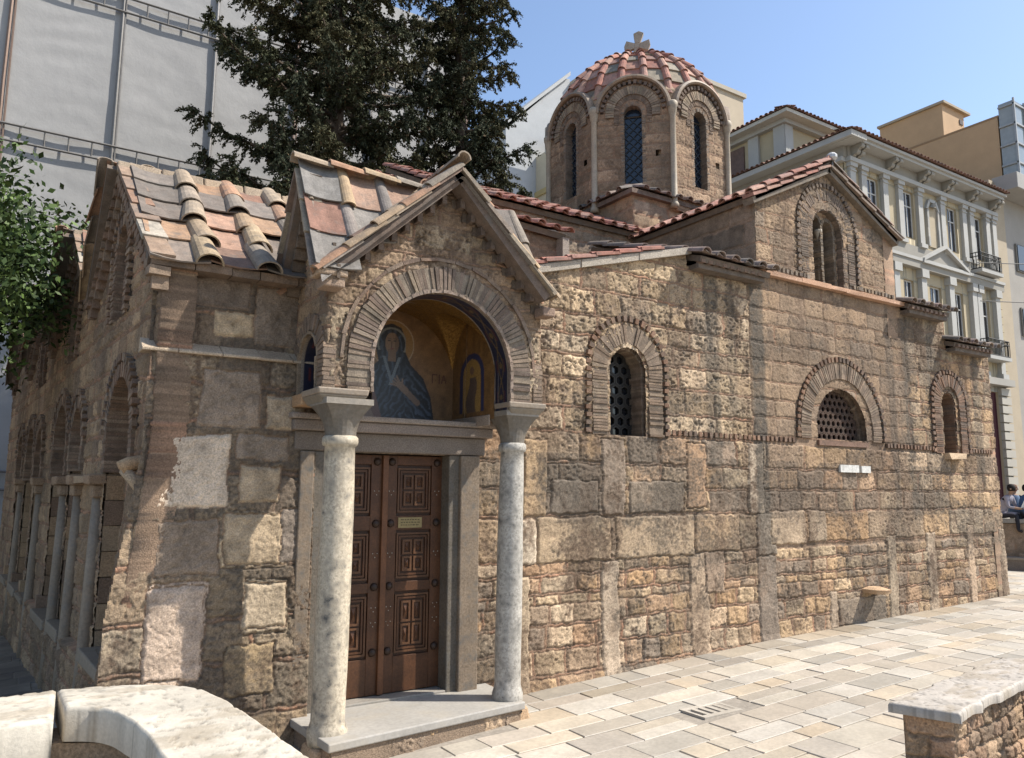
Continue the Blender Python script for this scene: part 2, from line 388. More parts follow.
# ------------------------------------------------------------------ ground and paving
def gz(x, y):
    z = np.interp(x, [-30, -6, 0, 2.4, 5.2, 9.2, 16.6, 24, 60], [-.8, -.5, -.25, -.07, 0, .17, .34, .12, .12])
    w = np.clip((1.8-np.asarray(x))/.6, 0, 1)
    return z - .026*np.clip(np.asarray(y)-8, 0, 14)*w
xs = np.concatenate([[-600, -200, -60], np.arange(-30, 30, .5), [40, 80, 250, 700]]); ys = np.concatenate([[-600, -200, -60], np.arange(-20, 40, .5), [60, 120, 300, 800]])
X, Y = np.meshgrid(xs, ys, indexing='ij'); Z = gz(X, Y)-.012
ix = np.arange(X.size).reshape(X.shape)
q = np.stack([ix[:-1, :-1], ix[1:, :-1], ix[1:, 1:], ix[:-1, 1:]], -1).reshape(-1, 4)
grid_obj('ground', np.stack([X, Y, Z], -1).reshape(-1, 3), q, np.full((X.size, 3), .3), M_GROUND, None, kind='structure')
def paving(name, x0, x1, y0, y1, rot, seed, hr=(.2, .44), wr=(.28, .8), pal=None, skip=None):
    R = random.Random(seed); mb = MB(); y = y0
    pal = pal or [(.58, .53, .45), (.62, .57, .49), (.54, .50, .44), (.48, .45, .40), (.60, .53, .43), (.64, .60, .53), (.52, .47, .41), (.45, .42, .37), (.57, .53, .47), (.56, .49, .39), (.60, .56, .5)]
    while y < y1:
        h = R.uniform(*hr); x = x0 + R.uniform(-.5, 0)
        while x < x1:
            w = R.uniform(*wr); subs = [(x, x+w, y, y+h)]
            if h > .38 and R.random() < .35: subs = [(x, x+w, y, y+h*.5), (x, x+w, y+h*.5, y+h)]
            for a, b, c, d in subs:
                g = .005+R.uniform(0, .004); ca, sa = cos(rot), sin(rot); b_ = .005
                if skip and skip((a+b)/2, (c+d)/2): continue
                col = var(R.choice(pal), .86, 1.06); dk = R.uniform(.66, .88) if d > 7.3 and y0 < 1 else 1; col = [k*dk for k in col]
                hz = R.uniform(-.003, .003); J = lambda: R.uniform(-.006, .006)
                lo = []; hi = []
                for (px, py, sx, sy) in ((a+g, c+g, 1, 1), (b-g, c+g, -1, 1), (b-g, d-g, -1, -1), (a+g, d-g, 1, -1)):
                    px += J(); py += J()
                    for L, o, z in ((lo, 0, -.025), (hi, b_, 0)):
                        qx, qy = px+sx*o, py+sy*o; L.append((qx, qy, float(gz(qx, qy))+z+hz))
                lo2 = [(p[0], p[1], h_[2]-.006) for p, h_ in zip(lo, hi)]
                mb.hexa(lo+lo2, col); mb.add(lo2+hi, [(0, 1, 5, 4), (1, 2, 6, 5), (2, 3, 7, 6), (3, 0, 4, 7), (4, 5, 6, 7)], col)
            x += w
        y += h
    return mb.build(name, M_PAVE, None, kind='structure')
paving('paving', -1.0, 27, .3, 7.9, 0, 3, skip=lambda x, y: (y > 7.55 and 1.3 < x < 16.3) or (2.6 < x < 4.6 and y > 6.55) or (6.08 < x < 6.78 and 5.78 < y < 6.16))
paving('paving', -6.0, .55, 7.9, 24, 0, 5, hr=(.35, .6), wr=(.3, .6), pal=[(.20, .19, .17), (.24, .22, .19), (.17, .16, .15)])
paving('paving', 16.9, 27, 7.9, 14.5, 0, 6)

# ------------------------------------------------------------------ church
church = empty('church', (8.5, 11, 0), 'Byzantine stone church with tiled dome, arched windows and gabled entrance porch', 'church')
PS = frame((0, 7.73, 0), 0)                       # south wall: u = X
def usp(a, b, r0, r1):
    n = int((b-a)/((r0+r1)/2)); t = np.linspace(0, 1, n+1); s = t + (r0-r1)/(r0+r1)*(t*t-t)*-1
    return a+(b-a)*(t*(r0/((r0+r1)/2)) + t*t*(1-r0/((r0+r1)/2)))
south = Wall(usp(.45, 16.6, .0105, .021), np.arange(-.15, 7.85, .0125), 11)
S = south
S.courses(.45, 16.6, -.15, 1.05, (.22, .34), (.26, .55), MIX, .03, .7, .02)
S.courses(.45, 16.6, 1.05, 1.45, (.2, .26), (.25, .55), MIX, .03, .5, .02)
S.courses(.45, 9.4, 1.45, 1.95, (.48, .5), (.5, 1.15), MIX, .025, .15, .02)
S.courses(9.4, 16.6, 1.5, 1.98, (.45, .48), (.6, 1.3), TAN, .025, .1, .02)
S.courses(.45, 16.6, 1.97, 3.0, (.3, .42), (.35, .8), MIX, .028, .3, .02)
S.courses(5.0, 9.3, 3.0, 5.8, (.25, .36), (.32, .62), LIGHT, .03, .5, .02, pit=.9)
S.courses(9.3, 13.5, 3.1, 5.6, (.24, .34), (.35, .75), DARK, .02, .15, .008, pit=.3, ht=(.004, .014))
S.courses(13.5, 16.6, 3.1, 5.7, (.25, .33), (.3, .5), TAN, .03, .6, .015)
S.courses(9.3, 13.5, 5.6, 7.85, (.22, .3), (.3, .6), DARK, .02, .15, .01, pit=.5, ht=(.004, .014))
# masonry left of the porch: dark weathered blocks, plaster patches
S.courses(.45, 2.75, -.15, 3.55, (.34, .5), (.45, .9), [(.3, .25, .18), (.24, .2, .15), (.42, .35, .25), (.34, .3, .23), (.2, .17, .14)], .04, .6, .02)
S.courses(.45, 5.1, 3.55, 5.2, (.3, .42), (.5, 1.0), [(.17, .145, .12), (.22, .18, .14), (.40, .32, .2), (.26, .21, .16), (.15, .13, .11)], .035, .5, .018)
def slab(u0, u1, v0, v1, col, **k): S.block(u0, u1, v0, v1, col, **{**dict(h=.035, rough=.012, pit=.25, rnd=.04), **k})
slab(1.12, 1.78, 2.12, 2.75, (.52, .47, .39), rough=.01, pit=.12, h=.03, rnd=.06)
slab(1.15, 1.66, .62, 1.45, (.52, .44, .38), rough=.012, pit=.2, h=.03, rnd=.08)
slab(1.05, 1.5, .1, .68, (.50, .42, .36), rough=.012, pit=.2, h=.03, rnd=.08)
slab(1.72, 2.4, 1.55, 2.08, (.46, .39, .28), pit=.8)
slab(2.0, 2.42, .95, 1.45, (.45, .4, .3)); slab(1.85, 2.3, .42, .88, (.36, .29, .18))
# large set stones in the lower wall, measured one by one
for (a, b, c, d, col) in [(6.38, 6.68, -.05, 1.42, (.50, .44, .36)), (7.92, 8.3, .02, 1.45, (.47, .39, .30)), (8.22, 8.62, .9, 1.5, (.42, .34, .27)),
                          (9.3, 9.72, .05, 1.35, (.17, .155, .14)), (12.55, 12.82, .2, 1.58, (.44, .39, .31)), (13.75, 14.05, .22, 1.6, (.46, .40, .32)),
                          (16.3, 16.58, .2, 1.6, (.48, .42, .34)), (15.1, 15.35, .25, 1.7, (.42, .34, .26)), (10.95, 11.15, .2, .75, (.36, .31, .25)),
                          (11.15, 12.45, .2, .62, (.28, .25, .21)), (5.05, 5.3, -.1, 1.3, (.42, .36, .27)), (7.9, 8.28, 2.05, 2.95, (.46, .32, .21)),
                          (6.4, 6.8, 1.98, 2.95, (.24, .21, .18)), (5.2, 5.55, 1.97, 2.9, (.44, .34, .22)), (9.15, 9.5, 1.95, 3.0, (.45, .41, .34)), (9.3, 9.75, 1.35, 1.98, (.2, .19, .17)),
                          (5.05, 5.4, 1.42, 1.95, (.52, .48, .4)), (5.4, 6.55, 1.42, 1.97, (.34, .28, .2)), (6.62, 8.05, 1.42, 1.97, (.36, .3, .22)), (8.05, 8.95, 1.45, 1.97, (.40, .31, .21)),
                          (5.6, 6.35, 2.0, 2.42, (.2, .185, .165)), (6.85, 7.85, 2.0, 2.42, (.22, .2, .17)), (9.62, 10.45, 1.5, 2.0, (.50, .42, .32)), (10.5, 10.95, 1.5, 2.0, (.42, .36, .28))]:
    slab(a, b, c, d, col)
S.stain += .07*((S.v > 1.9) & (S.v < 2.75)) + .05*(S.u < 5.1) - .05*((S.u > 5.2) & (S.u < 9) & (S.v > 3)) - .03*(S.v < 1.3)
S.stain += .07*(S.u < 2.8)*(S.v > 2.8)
S.stain += .05*np.exp(-((S.u-6.2)/1.6)**2-((S.v-2.3)/.5)**2)+.05*np.exp(-((S.u-9.3)/.9)**2-((S.v-2.3)/.8)**2)
S.soot(.85); S.grime(.75)
T_ = S.tone; S.tone = (.44, .38, .31)
for a, b, c, d, col in [(1.12, 1.80, 2.1, 2.78, (.47, .42, .35)), (1.14, 1.64, .6, 1.42, (.47, .40, .34)), (1.02, 1.46, .05, .64, (.44, .38, .32)), (1.98, 2.4, 1.0, 1.42, (.5, .44, .33)), (1.9, 2.28, 2.15, 2.5, (.5, .42, .3)), (1.78, 2.38, 1.58, 2.05, (.44, .37, .26)),
                       (1.6, 2.0, 3.75, 4.0, (.46, .38, .26)), (2.1, 2.5, 2.85, 3.2, (.46, .4, .3))]:
    S.block(a, b, c, d, col, h=.035, rough=.012, pit=.35, rnd=.07)
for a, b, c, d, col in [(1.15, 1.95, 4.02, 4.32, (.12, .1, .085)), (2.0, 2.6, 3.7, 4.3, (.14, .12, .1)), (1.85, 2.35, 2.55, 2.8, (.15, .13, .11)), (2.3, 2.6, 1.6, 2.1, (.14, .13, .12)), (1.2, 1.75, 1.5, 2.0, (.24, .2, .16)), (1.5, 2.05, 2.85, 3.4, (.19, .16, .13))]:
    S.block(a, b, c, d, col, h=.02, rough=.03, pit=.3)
S.tone = T_
for a, b, c, d, k in [(9.33, 9.62, 2.0, 5.55, .6), (8.35, 8.62, 2.4, 5.5, .45), (12.9, 13.1, 2.0, 5.5, .4), (14.2, 14.5, 3, 5.5, .35), (8.8, 9.0, 3.4, 5.4, .35), (15.7, 16, 2.5, 5, .35), (5.4, 6.4, 2.0, 2.6, .3), (13.4, 13.6, 2, 5.5, .35)]:
    S.streak(a, b, c, d, min(.85, k*1.45), (.085, .08, .07))
S.streak(9.7, 13.3, 1.9, 5.6, .22, (.16, .12, .09))
# battered corner to the left, thicker below the ledge
S.off += np.where((S.u < 2.62) & (S.v < 3.55), .13+np.clip(2.4-S.v, 0, 2.4)*.03, 0)
S.off += .02*(fbm(S.u, S.v, .8, 2, 5)-.5)*2
S.off += np.where(S.v < .25, (.25-S.v)*.25, 0)*(S.u > 4.8)
S_in = poly_in([(.82, -.2), (16.62, -.2), (16.5, 2), (16.42, 5.02), (14.9, 5.1), (14.88, 5.62), (13.32, 5.66), (13.32, 6.84), (11.36, 7.72), (9.52, 6.82), (9.52, 5.56),
                (8.02, 5.5), (8.0, 5.7), (5.2, 4.94), (5.0, 5.0), (5.0, 4.5), (1.06, 4.42), (1.04, 2.6), (.95, 1.9), (.84, 1.2), (.82, .5)])
W1 = (6.86, 3.0, 3.86, .31); W2 = (11.5, 3.12, 3.3, .66); W3 = (14.84, 3.0, 3.93, .23)
BI = [(11.2, 5.72, 6.78, .13), (11.52, 5.72, 6.72, .15)]
GN = (11.37, 5.7, 6.6, .42)
holes = [archhole(*W1), archhole(*W2), archhole(*W3), archhole(*GN), lambda u, v: (u > 2.72) & (u < 4.15) & (v > .1) & (v < 2.66), lambda u, v: (u > 2.8) & (u < 4.41) & (v > 2.95) & (v < 4.36)]
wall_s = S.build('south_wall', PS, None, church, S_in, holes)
# window rings
def ring_part(fn, name='brick_arch', parent=church, m=M_BRICK):
    mb = MB(); fn(mb); return mb.build(name, m, parent)
GREYB = [(.29, .215, .155), (.25, .18, .13), (.31, .23, .17), (.33, .255, .185), (.22, .16, .115)]
def win1(mb):
    u, a, b, r = W1
    arch_ring(mb, PS, u, a, b, r-.02, r+.06, -.4, -.05, .055, .75, GREYB, back=-.06)
    arch_ring(mb, PS, u, a, b, r+.05, r+.3, -.1, .03, .05, .62, GREYB, back=.018, jit=.006)
    arch_ring(mb, PS, u, a, b+.02, r+.33, r+.41, -.05, .045, .1, .55, BRK, back=.008, backcol=(.06, .05, .04))
ring_part(win1)
def win2(mb):
    u, a, b, r = W2
    arch_ring(mb, PS, u, a, b, r-.02, r+.08, -.4, -.12, .06, .72, GREYB, back=-.13)
    arch_ring(mb, PS, u, a, b, r+.07, r+.18, -.2, -.05, .06, .7, GREYB, back=-.06)
    arch_ring(mb, PS, u, a, b, r+.17, r+.42, -.1, .025, .05, .66, GREYB, back=.015)
    arch_ring(mb, PS, u, a, b, r+.45, r+.53, -.05, .04, .1, .55, BRK, back=.008, backcol=(.06, .05, .04))
ring_part(win2)
def win3(mb):
    u, a, b, r = W3
    arch_ring(mb, PS, u, a, b, r-.02, r+.1, -.35, -.02, .055, .66, BRK, back=-.03)
    arch_ring(mb, PS, u, a, b, r+.1, r+.32, -.1, .03, .05, .66, BRK, back=.018)
    arch_ring(mb, PS, u, a, b, r+.34, r+.42, -.05, .04, .1, .55, BRK, back=.008, backcol=(.08, .06, .05))
ring_part(win3)
def wing(mb):
    u, a, b, r = GN
    DB = [(.2, .155, .12), (.24, .18, .14), (.18, .14, .11)]
    arch_ring(mb, PS, u, a, b, r-.02, r+.1, -.2, .0, .05, .66, DB, back=0)
    arch_ring(mb, PS, u, a, b+.03, r+.12, r+.3, -.1, .01, .05, .66, DB, back=.008)
    arch_ring(mb, PS, u, a, b+.03, r+.34, r+.42, -.05, .035, .1, .55, DB, back=.005, backcol=(.05, .04, .035))
ring_part(wing)
# recessed tympanum of the gable with two lights and a colonnette
T = Wall(np.arange(GN[0]-.5, GN[0]+.5, .015), np.arange(5.6, 7.15, .015), 31); T.courses(GN[0]-.5, GN[0]+.5, 5.6, 7.2, (.12, .16), (.2, .4), DARK, .02, .1, .006); T.off -= .12
T.build('tympanum', PS, None, church, archhole(GN[0], 5.6, 6.62, .46), [archhole(*b) for b in BI], back=.02)
mb = MB()
for b in BI: arch_ring(mb, PS, *b[:3], b[3]-.01, b[3]+.05, -.45, -.1, .05, .7, DARK, back=-.12)
mb.build('brick_arch', M_BRICK, church)
mb = MB(); mb.lathe(11.35, 7.89, [(5.72, .04), (5.78, .032), (6.5, .028), (6.56, .035), (6.66, .07), (6.7, .07)], 12, (.48, .42, .33)); mb.build('colonnette', M_MARBLE, church, True)
# windows: pane and grille
def window(P, spec, n, grille=None, glass=(.012, .013, .016), cell=.12, gcol=(.06, .05, .045), gm=M_METAL):
    u, a, b, r = spec; mb = MB(); pts = [(u-r-.04, a-.03), (u+r+.04, a-.03)] + [(u+(r+.04)*cos(pi*i/16), b+(r+.04)*sin(pi*i/16)) for i in range(17)]
    mb.prism([P(x, y, n-.05) for x, y in pts], P(0, 0, .02)-P(0, 0, 0), glass); w = mb.build('window', M_GLASS, church)
    if grille:
        g = MB(); lattice(g, P, u, a, b, r, n, cell, .018, gcol, grille); g.build('grille', gm, w)
    return w
window(PS, W1, -.26, 'hex', cell=.16, gcol=(.05, .045, .04))
w2 = window(PS, W2, -.16, 'circle', cell=.13, gcol=(.13, .085, .065), gm=M_BRICK)
mb = MB(); mb.fbox(PS, W2[0]-.66, W2[0]+.66, 3.02, 3.1, -.25, .03, (.24, .15, .11), .004); mb.build('sill', M_BRICK, w2)
w3 = window(PS, W3, -.3)
mb = MB(); mb.fbox(PS, W3[0]-.28, W3[0]+.28, 2.9, 3.0, -.3, .12, (.45, .37, .27), .02); mb.build('sill', M_STONE, w3)
for b in BI: window(PS, b, -.4)
# dentil and string courses
for a, b, z_, cl_ in ((7.55, 10.3, 3.04, BRK), (12.72, 14.35, 3.04, BRK), (15.35, 16.35, 3.04, BRK), (9.6, 10.85, 5.72, DARK), (12.0, 13.25, 5.72, DARK)):
    mb = MB(); dentils(mb, PS, a, b, z_, .07, .03, .1, cols=cl_); mb.build('dentil_course', M_BRICK, church)
mb = MB(); u = 9.15
while u < 13.5:
    w = random.uniform(.4, .8); mb.fbox(PS, u, min(u+w, 13.5)-.006, 5.6, 5.67, -.1, .11, var((.38, .26, .19), .8, 1.15), .008); u += w
mb.build('string_course', M_STONE, church)
# inner masses that close the building
mb = MB()
mb.box(1.5, 16.3, 8.35, 17.1, -.5, 4.3, (.2, .17, .14)); mb.box(5.3, 16.2, 8.4, 16.9, 4.3, 5.0, (.2, .17, .14))
mb.box(9.62, 13.2, 8.2, 17.0, 5.0, 6.6, (.2, .17, .14)); mb.box(6.0, 15.6, 10.5, 14.3, 4.9, 6.7, (.2, .17, .14))
mb.box(16.3, 17.2, 10.5, 14.3, -.1, 5.0, (.3, .24, .18))
mb.build('core_wall', M_STONE, church)

# east wall, seen from other positions
PE = frame((16.46, 7.73, 0), pi/2)
Ew = Wall(np.arange(0, 9.4, .04), np.arange(-.1, 5.1, .04), 61); Ew.courses(0, 9.4, -.1, 5.1, (.26, .36), (.35, .7), TAN, .03, .4); Ew.soot(.5); Ew.build('east_wall', PE, None, church)
# north wall (plain)
DK = [(.25, .19, .16), (.3, .24, .2), (.2, .17, .15), (.28, .2, .17)]
# ---- transept (south arm): west face, east face, roof
PW = frame((9.52, 10.5, 0), -pi/2)                # u runs toward the camera side, outward = west
A = Wall(np.arange(0, 2.78, .016), np.arange(5.3, 6.85, .016), 41)
A.courses(0, 2.78, 5.3, 6.9, (.36, .42), (.6, 1.0), [(.17, .14, .115), (.2, .16, .13), (.15, .125, .105)], .03, .8, .008, bcol=[(.2, .15, .12), (.22, .17, .14)], pit=.2)
A.build('transept_wall', PW, None, church)
PX = frame((13.3, 7.73, 0), pi/2)
A = Wall(np.arange(0, 2.9, .04), np.arange(5.0, 6.85, .04), 43); A.courses(0, 2.9, 5, 6.9, pal=DARK); A.build('transept_wall', PX, None, church)
sl = V(1.95, 0, .98)
tile_roof('roof', church, (9.38, 7.62, 6.83), (0, 1, 0), 2.95, (1.95, 0, .98), 2.24, .26, .37, .075)
tile_roof('roof', church, (13.34, 7.62, 6.83), (0, 1, 0), 2.95, (-1.95, 0, .98), 2.2, .26, .37, .06, DK, DK)
# verge of the gable: bedding and edge tiles on the two rakes
def verge(name, a, b, nrm, cols=RED, w=.2, t=.05, beam=(.22, .18, .14), tl=.4, r=.06):
    mb = MB(); a = Vector(a); b = Vector(b); n = Vector(nrm); d = (b-a).normalized(); up = n.cross(d); up = up if up.z > 0 else -up
    p = [a, b, b-n*w, a-n*w]; mb.hexa([x-up*.1 for x in p]+[x for x in p], beam)
    L = (b-a).length; k = max(1, round(L/tl))
    for i in range(k):
        q0 = a+(b-a)*(i/k)-d*.02; q1 = a+(b-a)*((i+1)/k); e = random.uniform(0, .012)
        pp = [q0+n*(.05+e), q1+n*(.04+e), q1-n*(w-.04), q0-n*(w-.04)]
        mb.hexa([pp[0]+up*.012, pp[1]-up*.006, pp[2]-up*.006, pp[3]+up*.012]+[pp[0]+up*(.012+t), pp[1]+up*(t*.6), pp[2]+up*(t*.6), pp[3]+up*(.012+t)],
                var(random.choice(cols), .8, 1.15))
    ridge_caps(mb, a-n*.06+up*.03, b-n*.06+up*.03, r, tl, cols, .05)
    return mb.build(name, M_TILE, church)
verge('verge', (9.36, 7.62, 6.78), (11.36, 7.62, 7.74), (0, -1, 0), RED)
verge('verge', (13.34, 7.62, 6.80), (11.36, 7.62, 7.74), (0, -1, 0), [(.2, .16, .13), (.26, .2, .16)])
mb = MB(); ridge_caps(mb, (11.36, 7.6, 7.82), (11.36, 10.9, 7.82), .1, .4, RED); mb.build('ridge', M_TILE, church)
# ---- west arm of the cross, behind the narthex roof
PA = frame((5.4, 10.42, 0), 0)
A = Wall(np.arange(0, 4.2, .02), np.arange(5.3, 7.0, .02), 44); A.courses(0, 4.2, 5.3, 7.0, (.2, .28), (.4, .8), [(.2, .17, .14), (.24, .2, .17), (.3, .27, .24)], .03, .3, .01); A.build('arm_wall', PA, None, church)
tile_roof('roof', church, (5.3, 10.28, 6.95), (1, 0, 0), 4.3, (0, 2, 1.0), 2.2, .27, .38, .075)
tile_roof('roof', church, (5.3, 14.6, 6.95), (1, 0, 0), 4.3, (0, -2, 1.0), 2.2, .3, .5, .075)
tile_roof('roof', church, (13.3, 10.28, 6.95), (1, 0, 0), 2.6, (0, 2, 1.0), 2.2, .3, .5, .075)
PB = frame((4.3, 9.15, 0), 0)
A = Wall(np.arange(0, 2.5, .02), np.arange(4.6, 6.1, .02), 45); A.courses(0, 2.5, 4.6, 6.2, (.18, .25), (.3, .6), [(.18, .13, .1), (.22, .15, .12), (.15, .12, .1)], .03, .3, .01); A.build('narthex_wall', PB, None, church)
tile_roof('roof', church, (4.2, 9.0, 6.22), (2.65, 0, -.14), 2.65, (0, 1.4, .55), 1.5, .27, .38, .075)
mb = MB(); mb.box(6.74, 6.86, 8.98, 10.4, 5.3, 6.02, (.26, .24, .22)); mb.build('parapet_end', M_STONE, church)
# narthex lean-to: roof plane and its thick southern verge
tile_roof('roof', church, (5.1, 7.9, 4.84), (0, 1, 0), 1.3, (2.9, 0, .78), 3.0, .3, .42, .075)
mb = MB()
a, b = V(5.05, 7.66, 4.86), V(8.06, 7.66, 5.66)
for i in range(6):
    p0 = a+(b-a)*(i/6); p1 = a+(b-a)*((i+1)/6); j = random.uniform(-.01, .01)
    mb.hexa([p0+V(0, j, 0), p1+V(0, j, 0), p1+V(0, .3, 0), p0+V(0, .3, 0), p0+V(0, j, .1), p1+V(0, j, .1), p1+V(0, .3, .1), p0+V(0, .3, .1)], (.34, .33, .30))
mb.build('verge_coping', M_STONE, church)
verge('verge', (5.1, 7.68, 4.99), (7.5, 7.68, 5.63), (0, -1, 0), RED, .22, .045, beam=(.3, .29, .27), r=.05)
# ---- low corner roofs with overhanging eaves
DK = [(.25, .19, .16), (.3, .24, .2), (.2, .17, .15), (.28, .2, .17)]
tile_roof('roof', church, (8.06, 7.45, 5.58), (1, 0, -.01), 1.5, (0, 2.4, .75), 2.6, .3, .4, .09, DK, DK)
tile_roof('roof', church, (13.38, 7.5, 5.62), (1, 0, 0), 1.36, (0, 2.6, .8), 2.8, .3, .4, .09, DK, DK)
tile_roof('roof', church, (14.85, 7.5, 5.08), (1, 0, 0), 1.42, (0, 3, .9), 3.0, .3, .4, .09, DK, DK)
for x0, x1, z in ((8.08, 9.5, 5.5), (13.42, 14.68, 5.54), (14.9, 16.2, 5.0)):
    mb = MB(); mb.box(x0, x1, 7.56, 7.8, z-.07, z, (.2, .16, .13)); mb.box(x0, x1, 7.6, 7.8, z, z+.05, (.12, .1, .08))
    x = x0
    while x < x1-.08: mb.box(x, x+.08, 7.5, 7.8, z+.001, z+.049, (.26, .18, .14)); x += .15
    mb.build('eaves_cornice', M_BRICK, church)
# ---- dome: square base, octagonal drum, tiled cap, cross
DX, DY = 11.45, 12.45
dome = MB(); R0 = 1.86
Dm = MB()
zc, Rd = 10.02, 1.88
NL = 14
for i in range(48):
    for j in range(NL):
        a, b = 2*pi*i/48, 2*pi*(i+1)/48; e, g = pi/2*j/NL, pi/2*(j+1)/NL
        q = lambda t, h: (DX+Rd*cos(h)*cos(t), DY+Rd*cos(h)*sin(t), zc+Rd*1.0*sin(h))
        Dm.add([q(a, e), q(b, e), q(b, g), q(a, g)], [(0, 1, 2, 3)], (.30, .24, .19))
dome_o = Dm.build('dome', M_TILE, church, True)
mb = MB(); nrib = 24
for i in range(nrib):
    t = 2*pi*(i+.5)/nrib; nt_ = 7
    for k in range(nt_):
        e0, e1 = .12+(1.42-.12)*k/nt_-.02, .12+(1.42-.12)*(k+1)/nt_+.02
        dl = (t+pi/8) % (pi/4)-pi/8; lx_ = abs(2.0*sin(dl)); zt = 9.86+sqrt(max(0, .84**2-lx_**2)) if lx_ < .84 else 9.9
        if zc+Rd*sin((e0+e1)/2) < zt: continue
        for typ in (0, 1):
            if typ == 0:
                rr0 = min(.085, .03+Rd*cos(e0)*.055); rr1 = min(.075, .025+Rd*cos(e1)*.05); tc = t; cc = var(random.choice(RED), .85, 1.2)
                A = []
                for e, r_, lf in ((e0, rr0, .05), (e1, rr1, .025)):
                    c = V(DX+(Rd+lf)*cos(e)*cos(tc), DY+(Rd+lf)*cos(e)*sin(tc), zc+(Rd+lf)*sin(e))
                    s_ = V(-sin(tc), cos(tc), 0); n_ = V(cos(e)*cos(tc), cos(e)*sin(tc), sin(e))
                    for th in (0, .016): A.append([c+s_*((r_-th)*cos(pi*m_/6))+n_*((r_-th)*sin(pi*m_/6)-.01) for m_ in range(7)])
                for m_ in range(6): mb.hexa([A[1][m_], A[1][m_+1], A[3][m_+1], A[3][m_], A[0][m_], A[0][m_+1], A[2][m_+1], A[2][m_]], cc)
            else:
                ta, tb = t+.02, t+2*pi/nrib-.02; cc = var(random.choice(RED+[(.34, .29, .22), (.38, .33, .25), (.3, .27, .22)]), .8, 1.15)
                q = lambda tt, e, l: V(DX+(Rd+l)*cos(e)*cos(tt), DY+(Rd+l)*cos(e)*sin(tt), zc+(Rd+l)*sin(e))
                mb.hexa([q(ta, e0, .0), q(tb, e0, .0), q(tb, e1, .0), q(ta, e1, .0), q(ta, e0, .045), q(tb, e0, .045), q(tb, e1, .015), q(ta, e1, .015)], cc)
mb.lathe(DX, DY, [(zc+Rd-.05, .22), (zc+Rd+.03, .16), (zc+Rd+.07, .05)], 16, (.4, .24, .18))
mb.build('roof_tiles', M_TILE, dome_o)
# stone cross with flared arms, leaning
mb = MB(); cz = zc+Rd+.14; cd = V(.72, -.69, 0)
def cq(u, v, n): return V(DX, DY, cz)+V(0, 0, 1.4)*v+V(.13, -.12, 0)*v*.9+cd*u*1.3+V(.69, .72, 0)*n
for poly in ([(-.1, 0), (.1, 0), (.045, .2), (-.045, .2)], [(-.045, .2), (.045, .2), (.045, .29), (-.045, .29)], [(-.045, .29), (.045, .29), (.09, .46), (0, .50), (-.09, .46)],
             [(.045, .2), (.2, .15), (.23, .245), (.2, .34), (.045, .29)], [(-.045, .29), (-.2, .34), (-.23, .245), (-.2, .15), (-.045, .2)]):
    mb.prism([cq(a, b, -.05) for a, b in poly], V(.69, .72, 0)*.1, (.3, .28, .25))
mb.build('cross', M_STONE, dome_o, bevel=.01)
# square base
BZ = 7.95
for k, (ox, oy) in enumerate([(9.66, 14.24), (9.66, 10.66), (13.24, 10.66), (13.24, 14.24)]):
    Pb = frame((ox, oy, 0), -pi/2+k*pi/2)
    A = Wall(np.arange(0, 3.59, .03), np.arange(6.5, BZ+.02, .03), 70+k); A.courses(0, 3.6, 6.5, BZ, (.24, .3), (.4, .7), DARK, .03, .5, .01); A.build('dome_base', Pb, None, church)
    e = V(cos(-pi/2+k*pi/2), sin(-pi/2+k*pi/2), 0); n = V(e.y, -e.x, 0)
    tile_roof('roof', church, V(ox, oy, BZ+.0)+n*.13-e*.13, e, 3.84, -n*.5+V(0, 0, .2), .5, .3, .5, .075, DK, DK, clip=lambda u, v, L=3.84: v-.05 < min(u, L-u)+.05)
mb = MB(); mb.box(9.55, 13.35, 10.55, 14.35, BZ-.09, BZ+.0, (.2, .15, .12)); mb.box(9.75, 13.15, 10.75, 14.15, BZ, BZ+.16, (.25, .2, .16)); mb.build('base_cornice', M_BRICK, church)
